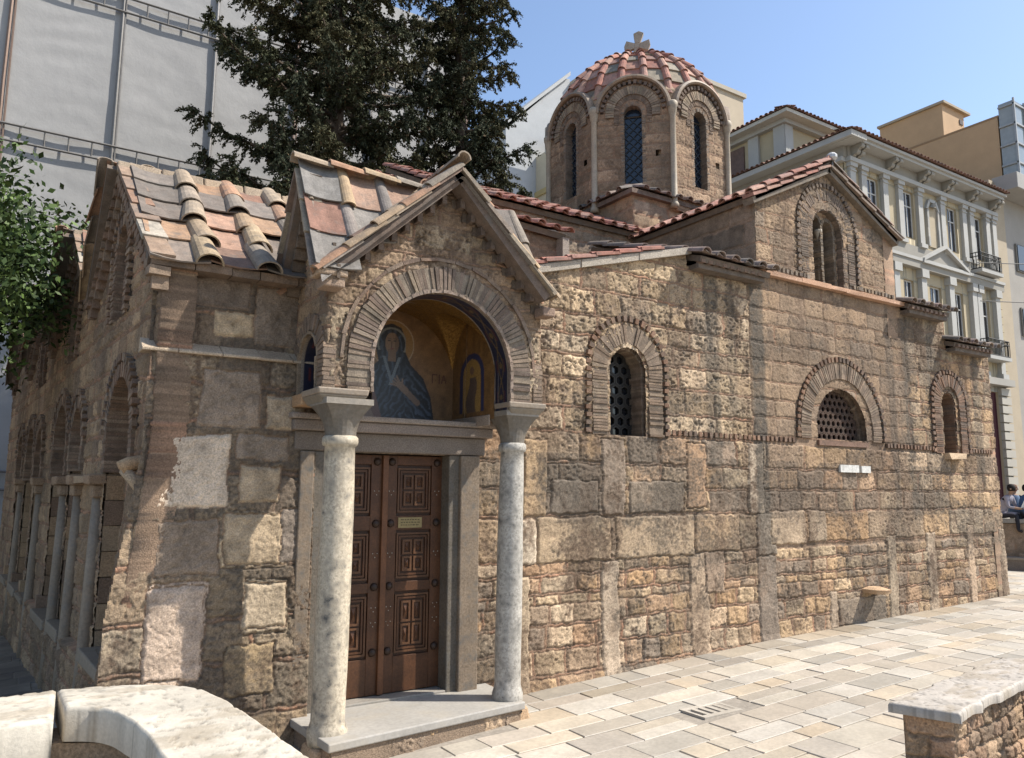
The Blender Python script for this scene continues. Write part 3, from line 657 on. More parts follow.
# drum faces
drum = MB(); half = 1.90*math.tan(pi/8)
drum_o = None
for k in range(8):
    t = pi/4*k+pi/4*0; n = V(cos(t), sin(t), 0); az = t+pi/2; U_ = V(cos(az), sin(az), 0)
    Pd = frame(V(DX, DY, 0)+n*1.88, az)
    A = Wall(np.arange(-half+.02, half-.01, .018), np.arange(7.75, 10.66, .018), 80+k)
    A.courses(-half, half, 7.75, 9.75, (.2, .27), (.35, .6), [(.27, .2, .145), (.31, .235, .17), (.24, .18, .13), (.34, .26, .19)], .03, .3, .012, ht=(.004, .016), bcol=[(.2, .13, .1), (.24, .15, .11)])
    A.block(-half, half, 9.75, 10.66, (.24, .17, .125), h=.0, rough=.01, pit=.2)
    A.soot(.5); A.grime(.6)
    w = (0, 8.35, 9.82, .19)
    par = drum_o or church
    hh = lambda u, v: (abs(u-.5) < .055) & (abs(v-8.95) < .06)
    o = A.build('drum_wall', Pd, None, church, archhole(0, 7.7, 9.86, .74), [archhole(*w), hh], pad=True, back=.1)
    mb = MB()
    arch_ring(mb, Pd, 0, 8.35, 9.82, .175, .25, -.3, .0, .05, .7, [(.24, .2, .16), (.28, .22, .17)], back=-.02)
    arch_ring(mb, Pd, 0, 9.6, 9.84, .28, .38, -.1, .01, .045, .65, [(.22, .16, .12), (.26, .19, .14)], back=.004)
    arch_ring(mb, Pd, 0, 9.75, 9.85, .38, .55, -.1, .035, .055, .6, [(.34, .27, .19), (.3, .23, .17), (.38, .3, .22)], back=.018, backcol=(.24, .19, .15))
    arch_ring(mb, Pd, 0, 9.85, 9.86, .585, .66, -.05, .05, .1, .55, [(.2, .15, .12)], back=.0, backcol=(.05, .04, .035), legs=False)
    mb.build('brick_arch', M_BRICK, o)
    # glazing with lattice, small putlog hole
    g = MB(); pts = [(-.22, 8.3), (.22, 8.3)]+[(.22*cos(pi*i/12), 9.82+.22*sin(pi*i/12)) for i in range(13)]
    g.prism([Pd(x, y, -.2) for x, y in pts], n*.02, (.02, .03, .05)); wo = g.build('window', M_GLASS, o)
    g = MB()
    for s_ in (-1, 1):
        for q_ in range(-2, 11):
            v0 = 8.35+q_*.17; a0, b0 = (-.18, v0), (.18, v0+.36)
            if s_ < 0: a0, b0 = (.18, v0), (-.18, v0+.36)
            if v0 < 8.35: continue
            if v0+.36 > 9.95: continue
            g.tube([Pd(a0[0], a0[1], -.165), Pd(b0[0], b0[1], -.165)], .012, 5, (.06, .075, .09))
    g.tube([Pd(-.18, 9.82, -.16), Pd(.18, 9.82, -.16)], .018, 5, (.08, .07, .06)); g.build('grille', M_METAL, wo)
    # marble archivolt and barrel behind it
    mb = MB(); m = 22; prof = [(.69, .02), (.69, .08), (.72, .11), (.765, .09), (.78, .03), (.78, -.55)]
    for i in range(m):
        a, b = pi*i/m, pi*(i+1)/m
        for q_ in range(len(prof)-1):
            (ra, na), (rb, nb) = prof[q_], prof[q_+1]
            mb.add([Pd(ra*cos(a), 9.86+ra*sin(a), na), Pd(rb*cos(a), 9.86+rb*sin(a), nb), Pd(rb*cos(b), 9.86+rb*sin(b), nb), Pd(ra*cos(b), 9.86+ra*sin(b), na)], [(0, 1, 2, 3)],
                   (.33, .25, .18) if i % 5 else (.26, .2, .15))
    mb.build('archivolt', M_MARBLE, o)
    # corner colonnette
    c = V(DX, DY, 0)+V(cos(t+pi/8), sin(t+pi/8), 0)*2.05
    mb = MB(); mb.lathe(c.x, c.y, [(7.78, .09), (7.86, .085), (7.9, .062), (9.7, .058), (9.73, .075), (9.86, .095), (9.88, .105), (9.96, .11), (10.0, .08)], 14, (.44, .37, .28)); mb.build('colonnette', M_MARBLE, church, True)
    mb = MB(); c2 = V(DX, DY, 0)+V(cos(t+pi/8), sin(t+pi/8), 0)*1.75; mb.lathe(c2.x, c2.y, [(7.75, .24), (10.3, .24), (10.5, .1)], 8, (.3, .24, .18)); mb.build('pier', M_STONE, church)
# downpipe at the drum's right side
mb = MB(); mb.tube([(13.42, 11.55, 7.8), (13.42, 11.55, 9.75), (13.3, 11.62, 9.85)], .025, 6, (.5, .5, .48)); mb.build('downpipe', M_METAL, church)
#@@PART3
# ------------------------------------------------------------------ west front of the outer narthex
aW = radians(93.8); UW = V(cos(aW), sin(aW), 0); NW = V(-sin(aW), cos(aW), 0)
def PWF(u, v, n=0): return V(1.1, 7.73, 0)+UW*u+V(0, 0, v)+NW*n
WW = Wall(np.concatenate([np.arange(-.16, 5, .018), np.arange(5, 14.5, .03)]), np.arange(-.75, 6.05, .014), 101)
WP = [(.30, .23, .155), (.26, .2, .14), (.33, .26, .18), (.22, .17, .13), (.36, .28, .19)]
WW.courses(-.16, 14.5, -.75, .5, (.2, .32), (.2, .5), WP, .035, .5, .03, ht=(.01, .05))
WW.courses(-.16, 14.5, .5, 2.35, (.25, .35), (.3, .6), WP, .035, .5, .02)
WW.courses(-.16, 14.5, 2.35, 3.9, (.2, .28), (.25, .5), WP, .04, .5, .015)
WW.courses(-.16, 14.5, 3.9, 6.05, (.16, .22), (.2, .4), WP, .04, .4, .012)
WW.soot(.6); WW.grime(.6)
WW.off += np.clip(.28*(1-WW.v/2.7), 0, .32)*sst(1.0, .3, WW.u) + .10*(WW.v < .5) + .012*(fbm(WW.u, WW.v, 1.5, 3, 9)-.5)*2
feet = [(-.2, 4.3), (1.85, 5.88), (3.3, 4.62), (5.1, 5.92), (7.0, 4.6), (8.7, 5.8), (10.4, 4.6), (12.1, 5.7), (13.8, 4.6)]
def W_in(u, v):
    top = np.interp(u, [p[0] for p in feet], [p[1] for p in feet]); return v < top-.04
WH = [(1.25, .62, 2.85, .6), (4.0, .55, 2.9, .45), (5.5, .5, 2.85, .65), (8.05, .5, 2.85, .45), (9.4, .5, 2.8, .6), (11.2, .5, 2.85, .5)]
WN = [(1.8, 4.15, 4.95, .3), (5.1, 4.1, 4.85, .3), (8.7, 4.1, 4.8, .3)]
holes = [archhole(*h) for h in WH+WN]
WW.build('west_wall', PWF, None, church, W_in, holes)
WB = Wall(np.arange(-.0, 12.5, .03), np.arange(-.2, 5.5, .03), 103); WB.courses(.5, 12.5, -.2, 5.5, (.22, .32), (.3, .6), [(.2, .155, .12), (.17, .13, .1), (.24, .19, .14)], .03, .3); WB.off -= .2
WB.build('infill_wall', PWF, None, church, lambda u, v: v < np.interp(u, [p[0] for p in feet], [p[1] for p in feet])-.35, pad=False)
mb = MB(); mb.fbox(PWF, .15, 14.2, -.5, 4.2, -.6, -.3, (.2, .155, .12)); mb.build('core_wall', M_STONE, church)
mb = MB()
BR2 = [(.30, .2, .14), (.26, .18, .13), (.34, .25, .18)]
for h in WH:
    arch_ring(mb, PWF, h[0], h[2]-.4, h[2], h[3]-.02, h[3]+.13, -.34, .04, .06, .62, BR2, back=.015)
    arch_ring(mb, PWF, h[0], h[2], h[2], h[3]+.15, h[3]+.23, -.05, .06, .1, .55, BR2, back=.008, backcol=(.08, .06, .05), legs=False)
for h in WN:
    arch_ring(mb, PWF, *h[:3], h[3]-.02, h[3]+.12, -.3, .03, .05, .62, BR2, back=.01)
    arch_ring(mb, PWF, *h[:3], h[3]+.15, h[3]+.24, -.05, .05, .09, .55, BR2, back=.008, backcol=(.06, .05, .04))
mb.build('brick_arch', M_BRICK, church)
mb = MB()                                          # stepped brick friezes under the raking eaves
for i in range(len(feet)-1):
    (a, b), (c, d) = feet[i], feet[i+1]; L = sqrt((c-a)**2+(d-b)**2); n = int(L/.14)
    for k in range(n):
        u = a+(c-a)*(k+.5)/n; v = b+(d-b)*(k+.5)/n
        mb.fbox(PWF, u-.035, u+.04, v-.26, v-.12, -.05, .09, random.choice(BR2), .005)
        mb.fbox(PWF, u-.075, u+.08, v-.13, v-.05, -.05, .13, random.choice(BR2), .005)
mb.build('brick_frieze', M_BRICK, church)
for h in WH:
    for s_ in (-1, 1):
        mb = MB(); x0_, x1_ = sorted((h[0]+s_*(h[3]-.005), h[0]+s_*(h[3]+.16))); f0 = max(0, .28*(1-1.2/2.7)*max(0, min(1, (1-x0_)/.7)))
        for k in range(7):
            za_ = h[1]-.1+(h[2]-.32-h[1])*k/7; mb.fbox(PWF, x0_+random.uniform(-.012, .012), x1_, za_, za_+(h[2]-.32-h[1])/7-.012, -.32, max(0, .28*(1-za_/2.7)*float(sst(1.0, .3, h[0]+s_*(h[3]+.02))))-.012+(.09 if za_ < .45 else 0), var(random.choice(WP), .8, 1.2), .006)
        mb.fbox(PWF, x0_+.03, x1_, h[1]-.1, h[2]-.4, -.3, -.03, (.2, .16, .12)); mb.build('jamb', M_STONE, church)
# sills, imposts, pilaster shafts of the arcade
for h in WH:
    mb = MB(); mb.fbox(PWF, h[0]-h[3]-.03, h[0]+h[3]+.03, h[1]-.12, h[1]+.0, -.36, .15, (.34, .28, .21), .02); mb.build('sill', M_MARBLE, church, bevel=.015)
for s_ in (2.05, 3.4, 4.62, 7.35, 10.3):
    mb = MB(); mb.fbox(PWF, s_-.16, s_+.16, 2.32, 2.44, -.2, .17, (.30, .23, .165), .012); mb.fbox(PWF, s_-.11, s_+.11, 2.18, 2.32, -.15, .11, (.28, .22, .16), .012); mb.build('impost', M_STONE, church, bevel=.02)
    p = [PWF(s_, z, .02+.04*(2.3-z)/2.3) for z in (-.5, .3, 1.2, 2.18)]; mb = MB(); mb.tube(p, [.085, .075, .07, .065], 10, (.34, .27, .20)); mb.build('pilaster_shaft', M_MARBLE, church, True)
mb = MB(); mb.fbox(PWF, 2.2, 3.3, 2.34, 2.42, -.1, .12, (.36, .29, .21), .01); mb.build('string_course', M_STONE, church)
mb = MB(); mb.tube([PWF(.2, 2.55, -.1), PWF(.2, 2.5, .1), PWF(.2, 2.46, .17)], [.06, .07, .07], 8, (.42, .31, .2)); mb.tube([PWF(.12, 2.2, -.05), PWF(.16, 2.36, .06), PWF(.2, 2.46, .14)], [.05, .05, .05], 7, (.40, .34, .26)); mb.build('water_spout', M_STONE, church, True)
# roofs of the outer narthex
for i, (sf, zf, sa, za, sb, zb) in enumerate([(-.2, 4.36, 1.85, 5.86, 3.3, 4.62), (3.3, 4.62, 5.1, 5.92, 7.0, 4.6), (7.0, 4.6, 8.7, 5.8, 10.4, 4.6), (10.4, 4.6, 12.1, 5.7, 13.8, 4.6)]):
    a = PWF(sf, zf, .14); b = PWF(sa, za+.06, .14); c = PWF(sb, zb, .14); e = V(1, 0, 0)
    up = b-a; up.x = 0; wd = 4.2
    tile_roof('roof', church, a+V(0, 0, -.0), e, wd, up, up.length, .5, .47, .12, OLDT+[(.40, .25, .18)], OLDC, jit=.025, skip0=True)
    up2 = b-c; up2.x = 0
    tile_roof('roof', church, c, e, wd, up2, up2.length, .42, .42, .10, OLDT, OLDC, jit=.02)
    mb = MB(); N_ = 9
    for k in range(N_):
        x0 = wd*k/N_; x1 = wd*(k+1)/N_-.01; j = random.uniform(-.015, .015)
        mb.hexa([b+V(x0, -.14, -.1+j), b+V(x1, -.14, -.1+j), b+V(x1, .14, -.1+j), b+V(x0, .14, -.1+j), b+V(x0, -.07, .05+j), b+V(x1, -.07, .05+j), b+V(x1, .07, .05+j), b+V(x0, .07, .05+j)], var((.27, .23, .18), .8, 1.15))
    mb.build('ridge', M_STONE, church, bevel=.02)
    mb = MB()
    for p, q_ in ((a, b), (c, b)):
        n = 6; d = (q_-p)/n; o = d.cross(V(1, 0, 0)).normalized(); o = o if o.z > 0 else -o
        for k in range(n):
            s0 = p+d*k-d*.05; s1 = p+d*(k+1)
            j = random.uniform(-.015, .015)
            mb.hexa([s0+V(j, 0, 0), s1+V(j, 0, 0), s1+V(.2, 0, 0), s0+V(.22, 0, 0), s0+V(j, 0, 0)+o*.06, s1+V(j, 0, 0)+o*.04, s1+V(.2, 0, 0)+o*.04, s0+V(.22, 0, 0)+o*.06], random.choice([(.44, .39, .32), (.31, .19, .13), (.40, .34, .27), (.34, .24, .17), (.28, .2, .15)]))
    mb.build('verge', M_TILE, church)
# closing masses under these roofs
mb = MB(); mb.box(1.3, 5.1, 8.0, 8.4, 2.7 if False else 4.6, 4.75, (.2, .16, .12)); mb.build('core_wall', M_STONE, church)
# ledge where the corner thickens, ragged stones above and below
mb = MB(); x = .98
while x < 2.6:
    w = random.uniform(.3, .5); x1 = min(x+w, 2.62)
    j = random.uniform(-.025, .02); mb.hexa([(x, 7.57+j, 3.52), (x1, 7.56+j, 3.52), (x1, 7.8, 3.52), (x, 7.8, 3.52), (x, 7.57+j, 3.545), (x1, 7.555+j, 3.545), (x1, 7.76, 3.66), (x, 7.76, 3.66)], var((.40, .35, .28), .8, 1.1)); x = x1+.006
mb.build('ledge', M_STONE, church, bevel=.006)
mb = MB(); x = 1.0
while x < 2.5:
    w = random.uniform(.15, .4); mb.box(x, x+w-.01, 7.55-random.uniform(0, .05), 7.8, 4.3, 4.38, var((.25, .18, .13), .8, 1.2)); x += w
mb.build('eaves_cornice', M_BRICK, church)

# ------------------------------------------------------------------ entrance porch
prc = empty('porch', (3.6, 7.2, 0)); prc.parent = church; prc.location = (3.6-8.5, 7.2-11, 0)
PF = frame((0, 6.86, 0), 0)
DP = [(.27, .21, .155), (.31, .25, .18), (.22, .175, .135), (.35, .29, .21)]
A = Wall(np.arange(2.42, 4.86, .011), np.arange(3.22, 5.5, .011), 201, mort=(.22, .17, .125))
A.courses(2.42, 4.86, 3.22, 5.5, (.16, .24), (.2, .45), DP, .03, .5, .012, ht=(.004, .016), bcol=[(.25, .16, .12), (.22, .15, .12)])
for a, b, c, d in ((2.46, 2.68, 3.3, 3.62), (2.46, 2.66, 3.66, 4.0), (4.64, 4.84, 3.3, 3.6), (4.66, 4.84, 3.64, 3.95), (3.3, 3.95, 4.72, 4.95)):
    A.block(a, b, c, d, (.42, .37, .28), h=.02, pit=1.2, rough=.02)
A.soot(.7, .0, (.10, .08, .065)); A.grime(.7)
PG = poly_in([(2.42, 3.2), (4.86, 3.2), (4.86, 4.33), (3.68, 5.42), (2.42, 4.33)])
AC = (3.66, 3.1, 3.49, .77)
A.build('porch_wall', PF, None, prc, PG, [archhole(*AC)], back=.2)
mb = MB(); u, a, b, r = AC
arch_ring(mb, PF, u, 3.2, b, r+.03, r+.26, -.1, .03, .052, .66, [(.27, .21, .16), (.24, .18, .14), (.30, .24, .18), (.2, .15, .12)], back=.015, backcol=(.27, .22, .17), jit=.006)
arch_ring(mb, PF, u, 3.5, b+.03, r+.30, r+.335, -.1, .02, .2, .98, [(.24, .17, .13), (.27, .2, .15)], back=.0)
arch_ring(mb, PF, u, 3.2, b, r, r+.035, -.27, .04, .045, 1.04, [(.34, .26, .21), (.36, .28, .22)])
mb.build('brick_arch', M_BRICK, prc)
# blue mosaic on the soffit of the arch
def soffit(P, spec, depth, parent, n0=0, res=90, ins=0):
    u, a, b, r = spec; r -= .006; L = 2*(b-a)+pi*r; nn = int(L/.012); mm = int(depth/.012)
    t = np.linspace(0, L, nn)[:, None]*np.ones((1, mm)); w = np.linspace(0, depth, mm)[None]*np.ones((nn, 1))
    leg = b-a; th = np.clip((t-leg)/r, 0, pi); hu = u+r*np.cos(th); hv = b+r*np.sin(th); hv = np.where(t < leg, a+t, hv); hv = np.where(t > leg+pi*r, b-(t-leg-pi*r), hv)
    o = np.array(P(0, 0, 0)); U_ = np.array(P(1, 0, 0))-o; Z_ = np.array(P(0, 1, 0))-o; N_ = np.array(P(0, 0, 1))-o
    pos = o+hu[..., None]*U_+hv[..., None]*Z_-(w-n0)[..., None]*N_
    x = w/depth; per = (t % .34)/.34
    C = np.array((.022, .024, .05))*np.ones((nn, mm, 1)); g = np.zeros((nn, mm), bool)
    g |= np.abs(np.abs(x-.5)-.17*np.abs(np.sin(per*pi))) < .03; g |= ((x-.5)**2*4+(per-.5)**2*3 < .03)
    red = (np.abs(np.abs(x-.5)-.27) < .03) & (per > .3) & (per < .7)
    C[g] = (.15, .10, .045); C[red] = (.12, .03, .03); C[(x < .07) | (x > .93)] = (.3, .25, .2)
    ix = np.arange(nn*mm).reshape(nn, mm); q = np.stack([ix[:-1, :-1], ix[1:, :-1], ix[1:, 1:], ix[:-1, 1:]], -1).reshape(-1, 4)
    return grid_obj('soffit_mosaic', pos.reshape(-1, 3), q, C.reshape(-1, 3), M_MOSAIC, parent)
soffit(PF, AC, .27, prc)
# side walls with small arched openings
def PL(u, v, n=0): return V(2.42-n, 7.73-u, v)
def PR(u, v, n=0): return V(4.84+n, 7.73-u, v)
SW_ = (.43, 3.2, 3.52, .25)
for k, P_ in enumerate((PL, PR)):
    A = Wall(np.arange(0, .88, .014), np.arange(3.12, 5.4, .014), 211+k, mort=(.3, .24, .18)); A.courses(0, .88, 3.12, 5.4, (.14, .2), (.15, .35), WP, .03, .4, .01); A.soot(.5)
    A.build('porch_wall', P_, None, prc, poly_in([(0, 3.1), (.88, 3.1), (.88, 4.3), (.5, 5.3), (.0, 4.5)]), [archhole(*SW_)], back=.15)
    mb = MB(); arch_ring(mb, P_, *SW_[:3], SW_[3]+.0, SW_[3]+.03, -.2, .03, .1, 1.0, [(.36, .28, .2)]); arch_ring(mb, P_, *SW_[:3], SW_[3]+.04, SW_[3]+.2, -.1, .02, .05, .65, [(.3, .22, .16), (.27, .2, .15)], back=.008); mb.build('brick_arch', M_BRICK, prc)
    soffit(P_, SW_, .42, prc)
# interior: gold vault, back wall with the icon, inner side walls
xc, hx, y0, y1 = 3.6, .82, 7.12, 8.06
gx, gy = np.meshgrid(np.linspace(2.79, 4.41, 90), np.linspace(y0, y1, 60), indexing='ij')
za = 3.5+np.sqrt(np.clip(hx**2-(gx-xc)**2, 0, None)); zb = 3.5+.74*np.sqrt(np.clip(1-((gy-7.59)/.48)**2, 0, None))
Zc = np.maximum(za, zb); ix = np.arange(gx.size).reshape(gx.shape); q = np.stack([ix[:-1, :-1], ix[1:, :-1], ix[1:, 1:], ix[:-1, 1:]], -1).reshape(-1, 4)
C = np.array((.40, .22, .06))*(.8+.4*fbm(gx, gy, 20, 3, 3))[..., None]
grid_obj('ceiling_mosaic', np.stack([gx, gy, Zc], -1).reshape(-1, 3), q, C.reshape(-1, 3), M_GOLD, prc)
mb = MB(); mb.box(2.6, 4.66, 6.9, 8.1, 4.4, 4.44, (.2, .16, .12)); mb.build('vault_backing', M_STONE, prc)
Li = (.58-.44+.29, 3.2, 3.52, .25)
for k, X_ in ((-1, 2.79), (1, 4.41)):
    P_ = (lambda u, v, n=0, X_=X_, k=k: V(X_-k*n, 8.06-u, v))
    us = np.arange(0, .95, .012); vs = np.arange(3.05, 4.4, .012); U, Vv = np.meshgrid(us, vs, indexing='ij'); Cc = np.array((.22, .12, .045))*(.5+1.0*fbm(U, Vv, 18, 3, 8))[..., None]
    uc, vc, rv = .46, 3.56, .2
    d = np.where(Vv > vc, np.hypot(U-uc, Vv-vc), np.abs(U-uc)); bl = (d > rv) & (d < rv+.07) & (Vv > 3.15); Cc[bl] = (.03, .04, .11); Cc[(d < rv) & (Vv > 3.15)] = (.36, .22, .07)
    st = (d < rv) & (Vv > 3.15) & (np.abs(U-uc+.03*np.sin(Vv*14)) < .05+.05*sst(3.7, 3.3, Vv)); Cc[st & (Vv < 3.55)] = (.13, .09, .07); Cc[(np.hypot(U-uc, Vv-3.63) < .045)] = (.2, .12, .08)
    o = np.stack([np.full(U.shape, X_), 8.06-U, Vv], -1); ix = np.arange(U.size).reshape(U.shape); q = np.stack([ix[:-1, :-1], ix[1:, :-1], ix[1:, 1:], ix[:-1, 1:]], -1).reshape(-1, 4)
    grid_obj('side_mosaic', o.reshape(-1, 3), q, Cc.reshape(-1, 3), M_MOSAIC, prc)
# icon: a robed figure on a brown-gold ground
us = np.arange(2.75, 4.45, .007); vs = np.arange(3.04, 4.38, .007); U, Vv = np.meshgrid(us, vs, indexing='ij')
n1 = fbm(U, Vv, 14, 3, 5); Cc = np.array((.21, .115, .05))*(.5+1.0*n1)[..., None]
def pin(p): return poly_in(p)(U, Vv)
fx = 3.62
halo = np.hypot(U-fx, (Vv-3.93)) ; Cc[halo < .27] = (.30, .17, .06); Cc[np.abs(halo-.27) < .008] = (.4, .3, .2)
robe = pin([(3.14, 3.06), (3.16, 3.35), (3.3, 3.56), (3.46, 3.72), (3.42, 3.88), (3.44, 4.02), (3.52, 4.13), (3.62, 4.16), (3.73, 4.12), (3.79, 4.0), (3.79, 3.84), (3.86, 3.7), (4.02, 3.56), (4.12, 3.34), (4.17, 3.06)])
st = np.sin((U*.9+Vv*1.0)*60+9*n1)*.5+.5; st2 = np.sin((U*1.3-Vv*.5+.6*(Vv-3.5)**2)*62+9*n1)*.5+.5
stt = np.where(U > 3.8, st, st2)
cr = np.array((.022, .03, .045))*(1+1.6*sst(.6, .95, stt)*n1*2)[..., None]; cr = np.where((stt < .3)[..., None], np.array((.010, .012, .018)), cr)
Cc[robe] = cr[robe]
edge = robe & ~pin([(3.16, 3.06), (3.18, 3.34), (3.32, 3.54), (3.49, 3.7), (3.45, 3.88), (3.47, 4.01), (3.54, 4.1), (3.62, 4.13), (3.71, 4.09), (3.76, 3.98), (3.76, 3.84), (3.84, 3.68), (4.0, 3.54), (4.1, 3.33), (4.15, 3.06)]); Cc[edge] = (.015, .015, .02)
face = ((U-fx)/.085)**2+((Vv-3.93)/.125)**2 < 1; Cc[face] = (.25, .16, .10); fs = face & (U > fx+.035); Cc[fs] = (.16, .10, .065)
Cc[pin([(3.57, 3.72), (3.67, 3.72), (3.67, 3.86), (3.57, 3.86)])] = (.2, .13, .085)
for e in (-1, 1):
    Cc[((U-fx-.035*e)/.018)**2+((Vv-3.96)/.009)**2 < 1] = (.03, .02, .02); Cc[(np.abs(U-fx-.035*e) < .024) & (np.abs(Vv-3.985) < .004)] = (.05, .03, .02)
Cc[(np.abs(U-fx+.004) < .005) & (np.abs(Vv-3.92) < .04)] = (.12, .07, .05); Cc[(np.abs(U-fx) < .02) & (np.abs(Vv-3.868) < .006)] = (.2, .06, .05)
band = robe & (np.abs(halo-.175) < .012) & (Vv > 3.84); Cc[band] = (.22, .22, .2)
vneck = robe & ((np.abs(U-3.62-(Vv-3.5)*.35) < .018) | (np.abs(U-3.62+(Vv-3.5)*.35) < .018)) & (Vv < 3.78) & (Vv > 3.45); Cc[vneck] = (.16, .2, .24)
def cap(x0, y0, x1, y1, w):
    t = np.clip(((U-x0)*(x1-x0)+(Vv-y0)*(y1-y0))/((x1-x0)**2+(y1-y0)**2), 0, 1); return np.hypot(U-x0-t*(x1-x0), Vv-y0-t*(y1-y0)) < w
Cc[cap(3.95, 3.27, 3.8, 3.4, .035)] = (.2, .13, .09); Cc[cap(3.8, 3.4, 3.73, 3.46, .04)] = (.24, .16, .11)
for k in range(4): Cc[cap(3.76, 3.43, 3.62+.022*k, 3.47+.03*k, .011)] = (.25, .17, .12)
Cc[cap(3.76, 3.45, 3.76, 3.53, .011)] = (.25, .17, .12)
Cc[pin([(3.16, 3.06), (3.2, 3.25), (3.3, 3.42), (3.42, 3.38), (3.47, 3.22), (3.52, 3.06)])] = (.17, .085, .07)
Cc[pin([(3.2, 3.06), (3.26, 3.2), (3.36, 3.22), (3.44, 3.06)])] = (.26, .17, .12)
for s_ in ([(4.14, 3.52, 4.14, 3.62), (4.14, 3.62, 4.2, 3.62), (4.23, 3.52, 4.23, 3.62), (4.26, 3.52, 4.29, 3.62), (4.29, 3.62, 4.32, 3.52), (4.27, 3.56, 4.31, 3.56)]): Cc[cap(*s_, .006)] = (.09, .035, .025)
o = np.stack([U, np.full(U.shape, 8.05), Vv], -1); ix = np.arange(U.size).reshape(U.shape); q = np.stack([ix[:-1, :-1], ix[1:, :-1], ix[1:, 1:], ix[:-1, 1:]], -1).reshape(-1, 4)
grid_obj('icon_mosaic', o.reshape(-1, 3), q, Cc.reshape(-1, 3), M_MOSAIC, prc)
# gables and roofs
PD = [(.27, .2, .15), (.3, .22, .17), (.22, .18, .15), (.33, .24, .17)]
zB = lambda v: 4.28+v*.878
L2 = 1.34
tile_roof('porch_roof', prc, (2.2, 6.64, 4.28), (1, 0, 0), 1.72, (0, .62, 1.14), 1.3, .43, .45, .072, [(.33, .2, .16), (.3, .17, .13), (.22, .21, .2), (.26, .24, .22), (.36, .24, .18)], [(.42, .30, .18), (.44, .32, .2), (.38, .27, .18), (.25, .22, .2)], slab=False, jit=.012, skip0=True,
          clip=lambda u, v: 2.2+u < 3.68-(5.5-zB(v))/.93-.06)
tile_roof('porch_roof', prc, (3.3, 6.7, 4.28), (1, 0, 0), 1.42, (0, .6, 1.14), 1.29, .43, .45, .072, OLDT, OLDC, slab=False, clip=lambda u, v: 3.3+u > 3.68+(5.5-zB(v))/.93+.1)
mb = MB()   # under-boarding of the cross roof
def A3(x, y): return max(5.47-abs(x-3.68)*.93, 5.36-abs(y-7.2)*1.63)
nx, ny = 60, 40
gx, gy = np.meshgrid(np.linspace(2.26, 4.8, 84), np.linspace(6.56, 8.7, 64), indexing='ij')
zz = np.maximum(5.46-np.abs(gx-3.68)*.93, 5.36-np.abs(gy-7.25)*1.78); ix = np.arange(gx.size).reshape(gx.shape)
q = np.stack([ix[:-1, :-1], ix[1:, :-1], ix[1:, 1:], ix[:-1, 1:]], -1)[zz[:-1, :-1] > 4.1].reshape(-1, 4)
grid_obj('roof_bed', np.stack([gx, gy, zz-.03], -1).reshape(-1, 3), q, np.full((gx.size, 3), .2), M_STONE, prc)
tile_roof('porch_roof', prc, (2.3, 6.62, 4.22), (0, 1, 0), 2.0, (1.38, 0, 1.28), 1.88, .3, .4, .075, OLDT, OLDC, slab=False, clip=lambda u, v: (5.36-abs(6.62+u-7.2)*1.63) < 4.24+v*.68+.1)
tile_roof('porch_roof', prc, (4.82, 6.66, 4.34), (0, 1, 0), 1.9, (-1.14, 0, 1.14), 1.6, .3, .4, .075, OLDT, OLDC, slab=False)
GR = [(.34, .27, .2), (.28, .23, .19), (.25, .17, .13), (.38, .31, .23)]
verge('verge', (2.30, 6.62, 4.24), (3.68, 6.62, 5.50), (0, -1, 0), GR, .2, .05, (.2, .15, .12), .42, .075)
verge('verge', (4.80, 6.62, 4.36), (3.68, 6.62, 5.50), (0, -1, 0), GR, .2, .05, (.2, .15, .12), .42, .075)
verge('verge', (2.22, 6.66, 4.26), (2.22, 7.24, 5.38), (-1, 0, 0), GR, .2, .03, (.22, .16, .12), .42, .03)
verge('verge', (2.22, 7.85, 4.26), (2.22, 7.24, 5.38), (-1, 0, 0), GR, .2, .03, (.22, .16, .12), .42, .03)
mb = MB(); ridge_caps(mb, (2.15, 7.2, 5.44), (3.6, 7.2, 5.44), .08, .4, OLDC); ridge_caps(mb, (3.68, 6.55, 5.58), (3.68, 8.7, 5.58), .08, .4, OLDC); mb.build('ridge', M_TILE, prc)
mb = MB()   # brick steps under the rakes
for (a, b) in (((2.42, 4.27), (3.64, 5.36)), ((4.84, 4.25), (3.72, 5.36))):
    n = 9
    for k in range(n):
        u = a[0]+(b[0]-a[0])*(k+.5)/n; v = a[1]+(b[1]-a[1])*(k+.5)/n; mb.fbox(PF, u-.025, u+.025, v-.13, v-.04, -.02, .11, (.2, .15, .12), .004); mb.fbox(PF, u-.075, u+.075, v-.12, v-.03, -.02, .012, (.17, .13, .1))
for (a, b) in (((1.12, 4.25), (.56, 5.2)), ((.0, 4.3), (.5, 5.2))):
    for k in range(8):
        u = a[0]+(b[0]-a[0])*(k+.5)/8; v = a[1]+(b[1]-a[1])*(k+.5)/8; mb.fbox(PL, u-.03, u+.03, v-.14, v-.03, -.02, .13, (.24, .18, .13), .004); mb.fbox(PL, u-.05, u+.05, v-.13, v-.0, -.02, .012, (.17, .13, .1))
mb.build('dentil_course', M_BRICK, prc)
# eaves stones at the porch corners
mb = MB(); mb.box(2.24, 2.52, 6.6, 6.84, 4.2, 4.26, (.34, .28, .22)); mb.box(2.3, 2.5, 6.62, 6.84, 4.1, 4.2, (.26, .21, .17)); mb.build('kneeler', M_STONE, prc, bevel=.015)
mb = MB(); mb.box(4.74, 4.9, 6.66, 6.84, 4.14, 4.24, (.22, .17, .14)); mb.build('kneeler', M_STONE, prc, bevel=.015)
